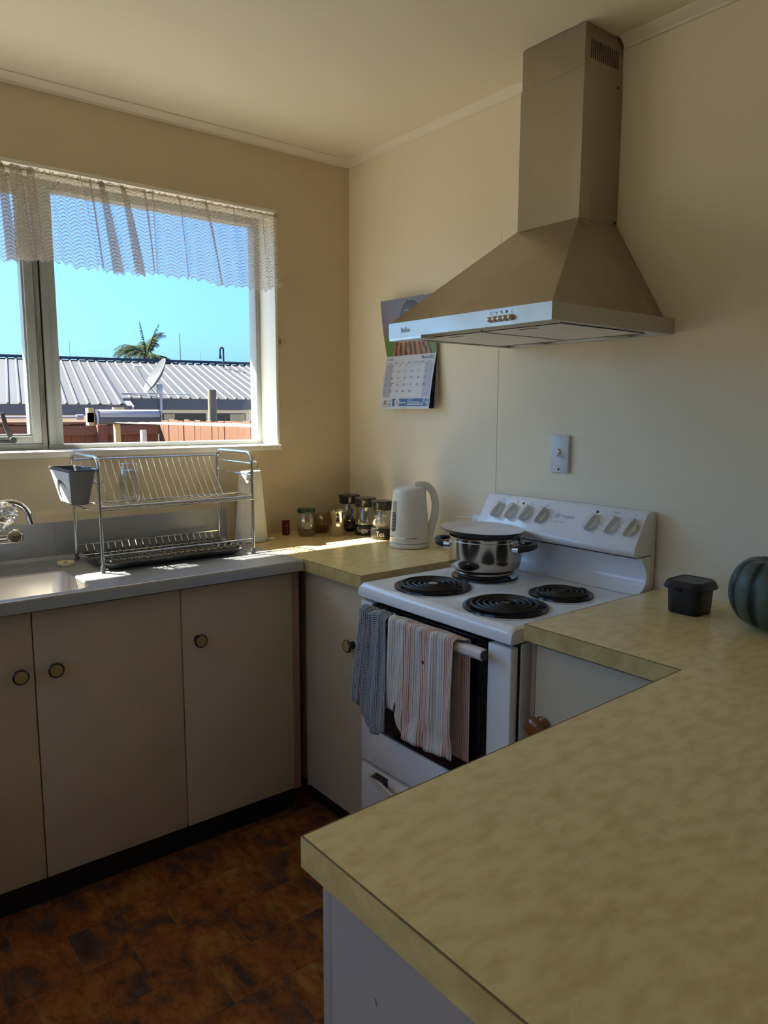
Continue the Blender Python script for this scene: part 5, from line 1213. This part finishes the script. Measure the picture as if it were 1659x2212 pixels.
cq(b, 0.42, 0.54, 0.100, 0.118, 0.0008)
for k, (u1, v) in enumerate(((0.66, 0.150), (0.81, 0.118), (0.83, 0.094), (0.84, 0.070))): cq(b, 0.565, u1, v, v+0.012, 0.0008)
obj('banner_lettering', b, M_cardside, pg, 0, kind='stuff')
b = NB(); disc(b, 0.10, 0.115, 0.034, 0.048, 0.0006); obj('emblem', b, M_emblem, pg, 0)
b = NB(); a0 = [b.verts.new(LO_(0.10+0.026*math.cos(t), 0.115+0.036*math.sin(t), 0.0010)) for t in np.linspace(0, 2*PI, 21)[:-1]]; a1 = [b.verts.new(LO_(0.10+0.021*math.cos(t), 0.115+0.029*math.sin(t), 0.0010)) for t in np.linspace(0, 2*PI, 21)[:-1]]; ring_faces(b, a0, a1); ctext(b, 'L', 0.0095, 0.10, 0.115, h=0.0010); obj('emblem_letter', b, M_white, pg, 0, kind='stuff')
b = NB(); ctext(b, 'LIONS CLUB', 0.0068, 0.195, 0.140, 0.028); ctext(b, 'of', 0.006, 0.195, 0.112); cq(b, 0.150, 0.240, 0.078, 0.090, 0.0006); cq(b, 0.05, 0.245, 0.045, 0.051, 0.0006); obj('club_lettering', b, M_ink, pg, 0, kind='stuff')
b = NB(); cyl(b, LO_(0.51, 0.016, 0.0), LO_(0.51, 0.016, 0.0012), 0.0016, n=10); obj('hang_hole', b, M_black, pg)
b = NB(); cyl(b, (0.003, -0.412, 1.781), (-0.040, -0.412, 1.784), 0.0016, n=8); obj('nail', b, M_brass, cal)

# ================================================================== RIGHT WORKTOP
ct_ = thing('storage_container', 'small dark navy lidded plastic container on the worktop right of the stove', 'container', (-0.158, -1.629, 0.9003))
b = NB(); loft2(b, [(rrect(0.078, 0.074, 0.014, 5), 0.0), (rrect(0.082, 0.078, 0.016, 5), 0.003), (rrect(0.088, 0.084, 0.018, 5), 0.063)]); obj('container_body', b, M_navy, ct_, 40)
b = NB(); loft2(b, [(rrect(0.100, 0.096, 0.022, 6), 0.0600), (rrect(0.112, 0.108, 0.036, 6), 0.0615), (rrect(0.113, 0.109, 0.036, 6), 0.0655), (rrect(0.104, 0.100, 0.026, 6), 0.0685), (rrect(0.098, 0.094, 0.022, 6), 0.0740), (rrect(0.088, 0.084, 0.018, 6), 0.0795), (rrect(0.082, 0.078, 0.016, 6), 0.0802), (rrect(0.078, 0.074, 0.014, 6), 0.0785)]); obj('lid', b, M_navy, ct_, 30)
b = NB(); loft2(b, [(rrect(0.022, 0.020, 0.006, 4, -0.058, 0.0), 0.0605), (rrect(0.022, 0.020, 0.006, 4, -0.058, 0.0), 0.0640)]); obj('lid_tab', b, M_navy, ct_, 30)
sq = thing('squash', 'dark green ribbed winter squash at the right edge of the worktop by the wall', 'squash', (-0.150, -1.822, 0.9003))
M_squash = mat('squash_skin', (0.060, 0.085, 0.062), 0.40, col2=(0.115, 0.150, 0.125), nscale=14, ndetail=6, bump=0.12, bscale=30, spec=0.35)
def squash_nodes(mt):
    n = mt.node_tree.nodes; L = mt.node_tree.links; bs = n['Principled BSDF']; old = bs.inputs['Base Color'].links[0].from_socket
    a = n.new('ShaderNodeAttribute'); a.attribute_name = 'Col'; mx = n.new('ShaderNodeMix'); mx.data_type = 'RGBA'; mx.inputs[6].default_value = (0.012, 0.017, 0.012, 1); L.new(a.outputs['Fac'], mx.inputs[0]); L.new(old, mx.inputs[7])
    tcx = n.new('ShaderNodeTexCoord'); vo = n.new('ShaderNodeTexVoronoi'); vo.inputs['Scale'].default_value = 95; L.new(tcx.outputs['Object'], vo.inputs['Vector']); lt = n.new('ShaderNodeMath'); lt.operation = 'LESS_THAN'; lt.inputs[1].default_value = 0.13; L.new(vo.outputs['Distance'], lt.inputs[0])
    m2 = n.new('ShaderNodeMix'); m2.data_type = 'RGBA'; L.new(lt.outputs[0], m2.inputs[0]); L.new(mx.outputs[2], m2.inputs[6]); m2.inputs[7].default_value = (0.13, 0.15, 0.10, 1); L.new(m2.outputs[2], bs.inputs['Base Color'])
squash_nodes(M_squash)
bm = NB(); cl = bm.loops.layers.float_color.new('Col'); NA, NB_ = 140, 40; gg = []
for j in range(NB_+1):
    ph = PI*j/NB_; ring = []
    for i in range(NA):
        a = 2*PI*i/NA; rib = abs(math.sin(a*5.0+0.5)); rr = 0.094*math.sin(ph)**0.72*(0.93+0.085*rib**0.6)
        z = 0.084 - 0.084*math.cos(ph)*(1.0) - (0.018*math.exp(-((math.sin(ph))/0.35)**2) if ph > PI/2 else -0.006*math.exp(-((math.sin(ph))/0.35)**2))
        ring.append((bm.verts.new((rr*math.cos(a), rr*math.sin(a), max(0.0, z))), rib))
    gg.append(ring)
for j in range(NB_):
    for i in range(NA):
        k = (i+1) % NA; q4 = [gg[j][i], gg[j][k], gg[j+1][k], gg[j+1][i]]
        f = bm.faces.new([v[0] for v in q4])
        for lp, v in zip(f.loops, q4): r_ = max(0.0, min(1.0, (v[1]-0.38)/0.3)); lp[cl] = (r_, r_, r_, 1)
bmesh.ops.remove_doubles(bm, verts=bm.verts[:], dist=0.00005)
obj('squash_skin', bm, M_squash, sq, 180)
b = NB(); tube(b, smooth_path([(0, 0, 0.146), (0.002, 0.001, 0.165), (0.010, 0.003, 0.182)], 5), [0.016, 0.013, 0.0115, 0.0105, 0.010, 0.0095, 0.0095, 0.0095, 0.010, 0.011, 0.011], 7); obj('stalk', b, mat('squash_stalk', (0.20, 0.17, 0.09), 0.8), sq, 50)

# ================================================================== OUTSIDE
GZ = -0.55
M_ground = mat('pale_concrete_yard', (0.125, 0.112, 0.088), 0.95, col2=(0.105, 0.095, 0.075), nscale=0.8)
M_roof = mat('grey_roof_sheet', (0.042, 0.0425, 0.0425), 0.6, 0.0, col2=(0.036, 0.0365, 0.0365), nscale=0.5, coords='World')
M_fascia = mat('dark_fascia', (0.052, 0.062, 0.080), 0.6)
M_housewall = mat('pale_house_wall', (0.75, 0.65, 0.47), 0.8)
M_outwhite = mat('white_outdoor_paint', (0.50, 0.50, 0.48), 0.6)
M_darkglass = mat('neighbour_glass', (0.06, 0.065, 0.065), 0.08)
M_netcurtain = mat('pale_curtain', (0.30, 0.29, 0.24), 0.8)
M_fence = mat('stained_fence_board', (0.165, 0.066, 0.023), 0.85, col2=(0.125, 0.047, 0.016), nscale=3, stretch=(8, 8, 0.7))
M_fenceold = mat('red_brown_fence_board', (0.20, 0.072, 0.042), 0.85, col2=(0.15, 0.055, 0.034), nscale=3, stretch=(8, 8, 0.7))
M_rail = mat('fence_rail', (0.21, 0.088, 0.05), 0.85, col2=(0.16, 0.065, 0.036), nscale=6, stretch=(0.6, 8, 8))
M_newwood = mat('pale_timber', (0.42, 0.33, 0.16), 0.8)
M_pole = mat('weathered_pole', (0.24, 0.20, 0.13), 0.9, col2=(0.16, 0.13, 0.09), nscale=10, stretch=(3, 3, 0.5))
M_galv = mat('galvanised', (0.30, 0.33, 0.37), 0.5, 0.4)
M_dish = mat('grey_dish', (0.085, 0.095, 0.105), 0.7, spec=0.1)
M_reel = mat('grey_reel_cover', (0.33, 0.315, 0.30), 0.45)
M_reeldark = mat('dark_reel_body', (0.06, 0.065, 0.075), 0.5)
M_line = mat('clothesline', (0.62, 0.58, 0.52), 0.6)
b = NB(); box(b, -40, 60, 0.20, 120, GZ-0.1, GZ); box(b, -40, XL-0.15, -20, 0.2, GZ-0.1, GZ); struct('ground', b, M_ground)

# neighbour's house
HO = Vector((CAM.x-4.87*0.783+14*0.622, CAM.y+4.87*0.622+14*0.783, 0)); HU = Vector((0.976, -0.210, 0)).normalized(); HV = Vector((0.210, 0.976, 0)).normalized()
def H(u, v, z): return HO + HU*u + HV*v + Vector((0, 0, z))
nh = thing('house', 'single storey neighbouring house with a long grey ribbed metal roof', 'house', H(0, 2, GZ), world=True)
EZ, SLP, RV = 1.492, 0.235, 4.6
UA, UB, UM = -12.0, 14.0, 0.03
def roofz(v): return EZ + SLP*v
def roof_sheet(u0, u1, v0, v1):
    b = NB(); pitch = 0.19; ribh = 0.028; us = []
    n = int((u1-u0)/pitch)
    for k in range(n):
        s = u0+k*pitch; us += [(s, 0), (s+0.138, 0), (s+0.152, ribh), (s+0.176, ribh)]
    us.append((u1, 0))
    A = [b.verts.new(H(u_, v0, roofz(v0)+h)) for u_, h in us]; B = [b.verts.new(H(u_, v1, roofz(v1)+h)) for u_, h in us]
    ring_faces(b, A, B, closed=False); return obj('roof_sheet', b, M_roof, nh, 0)
V2 = 0.55
roof_sheet(UA, UM, 0.0, RV); roof_sheet(UM, UB, V2, RV)
b = NB(); 
def hbox(b, u0, u1, v0, v1, z0, z1):
    vs = box(b, u0, u1, v0, v1, z0, z1)
    for v in vs: v.co = H(v.co.x, v.co.y, v.co.z)
def hpart(name, mt, *boxes, parent=None):
    b = NB()
    for q in boxes: hbox(b, *q)
    return obj(name, b, mt, parent or nh, 0)
hpart('ridge_cap', M_fascia, (UA, UB, RV-0.10, RV+0.10, roofz(RV)+0.02, roofz(RV)+0.075))
hpart('fascia', M_fascia, (UA, UM+0.10, -0.03, 0.02, EZ-0.20, EZ-0.012))
hpart('fascia', M_fascia, (UM, UB, V2-0.03, V2+0.02, roofz(V2)-0.215, roofz(V2)-0.012))
b = NB(); prism(b, [(0.0, EZ-0.03), (V2+0.05, roofz(V2)-0.03), (V2+0.05, roofz(V2)-0.20), (0.30, EZ-0.16)], 'x', UM+0.0, UM+0.14)
for v in b.verts: v.co = H(v.co.x, v.co.y, v.co.z)
obj('barge_end', b, M_outwhite, nh, 0)
hpart('wall', M_housewall, (UA, UM-0.2, 0.45, 4.0, GZ, EZ-0.06), (UM-0.2, UB, V2+0.55, 4.0, GZ, roofz(V2)-0.10))
hpart('soffit', M_outwhite, (UA, UM, 0.02, 0.45, EZ-0.19, EZ-0.17)); hpart('soffit', M_outwhite, (UM, UB, V2+0.02, V2+0.56, roofz(V2)-0.205, roofz(V2)-0.185))
b = NB(); bmesh.ops.create_grid  # back slope closes the roof
quad(b, [H(UA, RV, roofz(RV)), H(UB, RV, roofz(RV)), H(UB, RV+5, EZ-0.1), H(UA, RV+5, EZ-0.1)]); obj('rear_roof_sheet', b, M_roof, nh, 0)
WU0, WU1, WV = 0.86, 2.62, V2+0.55
WZ_1 = 1.335
wn = hpart('window', M_outwhite, (WU0-0.07, WU1+0.07, WV-0.03, WV, WZ_1, WZ_1+0.06), (WU0-0.07, WU0, WV-0.03, WV, 0.5, WZ_1), (WU1, WU1+0.07, WV-0.03, WV, 0.5, WZ_1), ((WU0+WU1)/2+0.03, (WU0+WU1)/2+0.11, WV-0.03, WV, 0.5, WZ_1))
hpart('pane', M_darkglass, (WU0, (WU0+WU1)/2+0.03, WV-0.012, WV-0.004, 0.5, WZ_1), parent=wn); hpart('pane', M_darkglass, ((WU0+WU1)/2+0.11, WU1, WV-0.012, WV-0.004, 0.5, WZ_1), parent=wn)
hpart('net_curtain', M_netcurtain, (WU0+0.04, WU0+0.26, WV-0.016, WV-0.013, 0.5, WZ_1-0.02), parent=wn); hpart('net_curtain', M_netcurtain, (WU1-0.34, WU1-0.02, WV-0.016, WV-0.013, 0.5, WZ_1-0.02), parent=wn)
def H_px(px, v):
    a = _y + math.atan((px-829.5)/1594.5); d = Vector((math.sin(a), math.cos(a), 0)); rel = HO + HV*v - Vector((CAM.x, CAM.y, 0))
    # solve CAM + t d = HO + HV v + HU u
    M_ = Matrix(((d.x, -HU.x), (d.y, -HU.y))); t, u_ = M_.inverted() @ Vector((rel.x, rel.y)); return u_
hpart('bounce_strip', mat('bounce_pale', (0.55, 0.50, 0.42), 0.9), (UA, UB, -3.5, 0.45, GZ, GZ+0.01))  # hidden pale ground strip added to bounce light onto the house wall
# satellite dish on the eave
du = H_px(352, V2-0.05)
ds = thing('satellite_dish', 'grey satellite dish on a pole clamped to the neighbouring eave', 'satellite dish', H(du, V2-0.06, roofz(V2)-0.24), world=True)
D0 = H(du, V2-0.07, 0)
b = NB(); tube(b, arc_path([D0+Vector((0, 0.10, 1.36)), D0+Vector((0, 0, 1.36)), D0+Vector((0, 0, 1.86))], 0.05, 4), 0.028, 10); obj('pole', b, M_galv, ds, 60)
dn = Vector((-0.86, 0.10, 0.50)).normalized(); dc = D0+Vector((-0.05, -0.05, 2.02)); Q = Vector((0, 0, 1)).rotation_difference(dn).to_matrix().to_4x4()
b = NB(); lathe(b, [(0.0, 0.0), (0.10, 0.006), (0.22, 0.030), (0.33, 0.070), (0.385, 0.098), (0.390, 0.094), (0.33, 0.056), (0.22, 0.018), (0.10, -0.008), (0.0, -0.014)], dc, 40, M=Q, sy=1.06); obj('reflector', b, M_dish, ds, 50)
b = NB(); tip = dc + dn*0.47 + Vector((0, 0, -0.07)); low = dc + Q.to_3x3() @ Vector((0, 0, 0.02)) + Vector((-0.02, 0, -0.36)); tube(b, [low, low*0.4+tip*0.6+Vector((0, 0, -0.02)), tip], 0.013, 8); obj('feed_arm', b, M_galv, ds)
b = NB(); cyl(b, tip+Vector((-0.07, 0, 0.03)), tip+Vector((0.05, 0, 0.03)), 0.034, n=14); cyl(b, tip+Vector((0.05, 0, 0.03)), tip+Vector((0.085, 0, 0.02)), 0.034, 0.046, n=14); obj('feed_horn', b, M_outwhite, ds)
b = NB(); box(b, -0.05, 0.05, -0.04, 0.04, -0.10, 0.10, bev=0.01)
for v in b.verts: v.co = v.co + D0 + Vector((-0.03, -0.03, 1.80))
obj('mount_bracket', b, M_galv, ds)
b = NB(); a_ = H(du-0.72, V2+0.10, 1.715); c_ = H(du+0.62, V2+0.05, 1.712); tube(b, [a_, c_], 0.011, 8); tube(b, [c_, c_+Vector((-0.01, -0.02, -0.02)), H(du+0.52, V2+0.02, roofz(V2)+0.062)], 0.011, 8); obj('stay_rod', b, M_galv, ds)
b = NB(); tube(b, smooth_path([a_+Vector((0, 0, -0.01)), H(du-0.5, V2+0.06, 1.69), H(du-0.25, V2-0.02, 1.672), H(du-0.04, V2-0.07, 1.640)], 5), 0.006, 6); obj('cable', b, M_reeldark, ds)
# aerials and vent pipe behind the ridge
def pix_pt(px, py, dist):
    x = (px-829.5)/1594.5; yv = -(py-1106)/1594.5; d = _rt2*x + _up2*yv + _f
    return CAM + d*dist
def mast(px, y0, y1, dist, r, lab):
    a = pix_pt(px, y0, dist); t = pix_pt(px, y1, dist); b = NB(); tube(b, [Vector((a.x, a.y, GZ)), Vector((a.x, a.y, (a.z+t.z)/2)), Vector((a.x, a.y, t.z))], [r*1.5, r*1.2, r], 8)
    return tag(obj('aerial_mast', b, M_galv), lab, 'mast')
mast(390, 795, 722, 30, 0.022, 'tallest thin aerial mast behind the neighbouring roof right of the palm'); mast(152, 780, 737, 34, 0.010, 'hair thin aerial mast behind the left part of the neighbouring roof')
mast(167, 781, 768, 26, 0.012, 'very short thin mast just above the ridge left of the palm'); mast(433, 794, 760, 34, 0.009, 'faint thin mast between the tall aerial and the curved vent pipe')
vp = H(H_px(488, RV-0.6), RV-0.6, 0); b = NB(); vz = roofz(RV-0.6)
tube(b, arc_path([vp+Vector((0, 0, vz+0.034)), vp+Vector((0, 0, vz+0.52)), vp+Vector((-0.10, -0.02, vz+0.52)), vp+Vector((-0.10, -0.02, vz+0.26))], 0.05, 6), 0.024, 10); cyl(b, vp+Vector((-0.10, -0.02, vz+0.32)), vp+Vector((-0.10, -0.02, vz+0.24)), 0.036, 0.036, n=12)
tag(obj('vent_pipe', b, M_fascia, None, 60), 'dark hooked vent pipe standing on the neighbouring roof ridge', 'pipe')
# palm beyond the roof
M_frond = mat('palm_frond', (0.018, 0.040, 0.016), 0.85, col2=(0.050, 0.065, 0.024), nscale=2, spec=0.1); M_trunk = mat('palm_trunk', (0.16, 0.12, 0.08), 0.9)
pt = pix_pt(318, 790, 36); tip = pix_pt(318, 752, 36)
pm = thing('palm_tree', 'feathery green palm crown rising behind the neighbouring roof', 'palm tree', (pt.x, pt.y, GZ))
hc = tip.z - GZ - 0.42
b = NB(); tube(b, [(0, 0, 0), (0.05, 0, hc*0.5), (0, 0, hc)], [0.26, 0.2, 0.17], 12); obj('trunk', b, M_trunk, pm)
rg = random.Random(21)
def frond(az, el, ln, droop):
    b = NB(); pts = []
    d = Vector((math.cos(az)*math.cos(el), math.sin(az)*math.cos(el), math.sin(el))); p = Vector((0, 0, hc))
    side = Vector((-math.sin(az), math.cos(az), 0))
    N = 26
    for i in range(N+1):
        pts.append(p.copy()); p = p + d*(ln/N); d = (d + Vector((0, 0, -droop/N*(0.4+1.8*i/N)))).normalized()
    tube(b, pts, [0.02*(1-i/(N+1))+0.004 for i in range(N+1)], 4)
    for i in range(3, N+1):
        for sg in (1, -1):
            ll = 0.36*math.sin(PI*min(1, (i-1)/N*0.85+0.12))+0.05; t = (pts[min(i+1, N)]-pts[i-1]).normalized()
            e = pts[i] + side*sg*ll*0.75 + t*ll*0.5 + Vector((0, 0, -ll*rg.uniform(0.3, 0.85))); wd = 0.018
            mid = pts[i]*0.5+e*0.5+Vector((0, 0, 0.05))
            quad(b, [pts[i]+t*wd, pts[i]-t*wd, mid-t*wd, mid+t*wd]); b.faces.new([b.verts.new(q) for q in (mid-t*wd, mid+t*wd, e)])
    return obj('frond', b, M_frond, pm, 0)
for k in range(44):
    frond(k*2.399+rg.uniform(-.2, .2), 0.05+1.25*((k*0.618) % 1), rg.uniform(1.5, 2.0), rg.uniform(1.4, 2.2))
RTa = math.atan2(_rt.y, _rt.x)
frond(RTa, 1.28, 1.65, 0.6); frond(RTa+PI, 1.42, 1.65, 0.25); frond(RTa+PI, 0.75, 1.7, 1.9); frond(RTa+PI, 0.4, 1.6, 1.7)

# yard fences
FX, FY = 1.73, 6.48
f2_ = thing('fence', 'sunlit orange brown paling fence running down the right side of the yard', 'fence', (FX, 3.5, GZ), world=True)
bz = bpy.data.meshes.new('board'); b = NB(); box(b, 0, 0.020, -0.1435, 0.0, 0, 1.80, bev=0.002, seg=1); b.to_mesh(bz); b.free(); finish(bz, 0); bz.materials.append(M_fence)
rg = random.Random(4)
for k in range(34):
    o = obj('board', bz, M_fence, f2_); y = FY-0.03-k*0.1485; o.location = (FX+rg.uniform(0, 0.006), y, 0.022+GZ+rg.uniform(-0.012, 0.012)+0.0)
    o.rotation_euler = (rg.uniform(-0.006, 0.006), 0, 0)
for z in (-0.2, 0.45, 1.05):
    b = NB(); box(b, FX+0.030, FX+0.07, FY-5.1, FY, z-0.045, z+0.045); obj('rail', b, M_rail, f2_, 0)
f1_ = thing('fence', 'shaded red brown back fence with rails, behind the clothesline reel', 'fence', (-2, FY, GZ), world=True)
bz2 = bpy.data.meshes.new('board'); b = NB(); box(b, 0, 0.146, 0.0, 0.02, 0, 1.775, bev=0.002, seg=1); b.to_mesh(bz2); b.free(); finish(bz2, 0); bz2.materials.append(M_fenceold)
for k in range(44):
    o = obj('board', bz2, M_fenceold, f1_); o.location = (FX-0.14-k*0.149, FY+0.02+rg.uniform(0, 0.005), GZ+rg.uniform(-0.010, 0.010))
for z in (-0.2, 0.5):
    b = NB(); box(b, FX-6.6, FX, FY-0.03, FY+0.018, z-0.045, z+0.045); obj('rail', b, M_rail, f1_, 0)
b = NB(); box(b, FX-6.6, FX, FY-0.04, FY+0.018, 1.095, 1.205); obj('rail', b, M_rail, f1_, 0)
b = NB(); box(b, FX-6.6, FX, FY-0.02, FY+0.05, 1.226, 1.250); obj('cap_rail', b, M_rail, f1_, 0)
for x in (FX-0.72, FX-2.6, FX-4.6):
    b = NB(); box(b, x-0.055, x+0.055, FY-0.13, FY-0.04, GZ, 1.215); obj('post', b, M_fenceold, f1_, 0)
# low pipe rail of the old line above the back fence
b = NB(); tube(b, [(-3.2, FY+0.3, 1.285), (0.86, FY+0.3, 1.300)], 0.016, 8); cyl(b, (0.84, FY+0.3, 1.300), (0.92, FY+0.3, 1.300), 0.034, n=10); tag(obj('pipe_rail', b, M_galv, None, 60), 'thin horizontal galvanised pipe above the shaded back fence', 'pipe')
p = pix_pt(459, 900, 10.3); b = NB(); tube(b, [(p.x, p.y, GZ), (p.x, p.y, 0.8), (p.x+0.004, p.y, 1.672)], [0.066, 0.061, 0.058], 16)
tag(obj('wooden_pole', b, M_pole, None, 60), 'round weathered timber pole standing behind the sunlit fence', 'pole')
# retracting clothesline
rl = thing('clothesline_reel', 'grey retracting clothesline reel on pale timber posts in the yard', 'clothesline', (0.70, 4.65, GZ), world=True)
RYc, RZc = 4.65, 1.330
sec = [(0.055, -0.055), (0.055, 0.045), (0.030, 0.058), (0.0, 0.060), (-0.030, 0.050), (-0.055, 0.020), (-0.062, -0.012)]
b = NB(); prism(b, [(RYc+y, RZc+z) for y, z in sec], 'x', 0.425, 1.010, bev=0.004); obj('reel_cover', b, M_reel, rl, 40)
b = NB(); prism(b, [(RYc+0.052, RZc-0.056), (RYc-0.058, RZc-0.014), (RYc-0.070, RZc-0.020), (RYc-0.068, RZc-0.055), (RYc-0.04, RZc-0.078), (RYc+0.052, RZc-0.078)], 'x', 0.420, 1.015, bev=0.004); obj('reel_body', b, M_reeldark, rl, 40)
for x in (0.414, 1.010):
    b = NB(); prism(b, [(RYc+y*1.04, RZc+z*1.04) for y, z in sec] + [(RYc-0.05, RZc-0.08), (RYc+0.05, RZc-0.08)], 'x', x, x+0.012); obj('end_cap', b, M_reeldark, rl, 0)
b = NB(); box(b, 0.36, 0.41, RYc+0.06, RYc+0.15, 1.24, 1.405); obj('side_block', b, M_newwood, rl, 0)
b = NB(); box(b, 0.36, 1.0, RYc+0.06, RYc+0.10, 1.27, 1.36); obj('back_board', b, M_newwood, rl, 0)
b = NB(); box(b, 0.595, 0.700, RYc+0.055, RYc+0.10, 1.36, 1.413); obj('top_block', b, M_newwood, rl, 0)
b = NB(); box(b, 0.600, 0.648, RYc+0.04, RYc+0.10, GZ, 1.27); obj('post', b, M_newwood, rl, 0)
b = NB(); box(b, 0.86, 0.905, RYc+0.04, RYc+0.10, GZ, 1.19); obj('post', b, M_outwhite, rl, 0)
for k, x in enumerate((0.55, 0.66, 0.77, 0.88, 0.96)):
    b = NB(); tube(b, [(x, RYc-0.055, RZc-0.062), (0.95+0.30*k/4, 1.6, 1.262+0.003*k)], 0.0042, 6); obj('line', b, M_line, rl)
b = NB(); box(b, 0.90, 1.30, 1.52, 1.60, 1.22, 1.30); obj('hook_bar', b, M_galv, rl, 0)
b = NB(); box(b, 1.06, 1.15, 1.46, 1.55, GZ, 1.25); obj('far_post', b, M_galv, rl, 0)
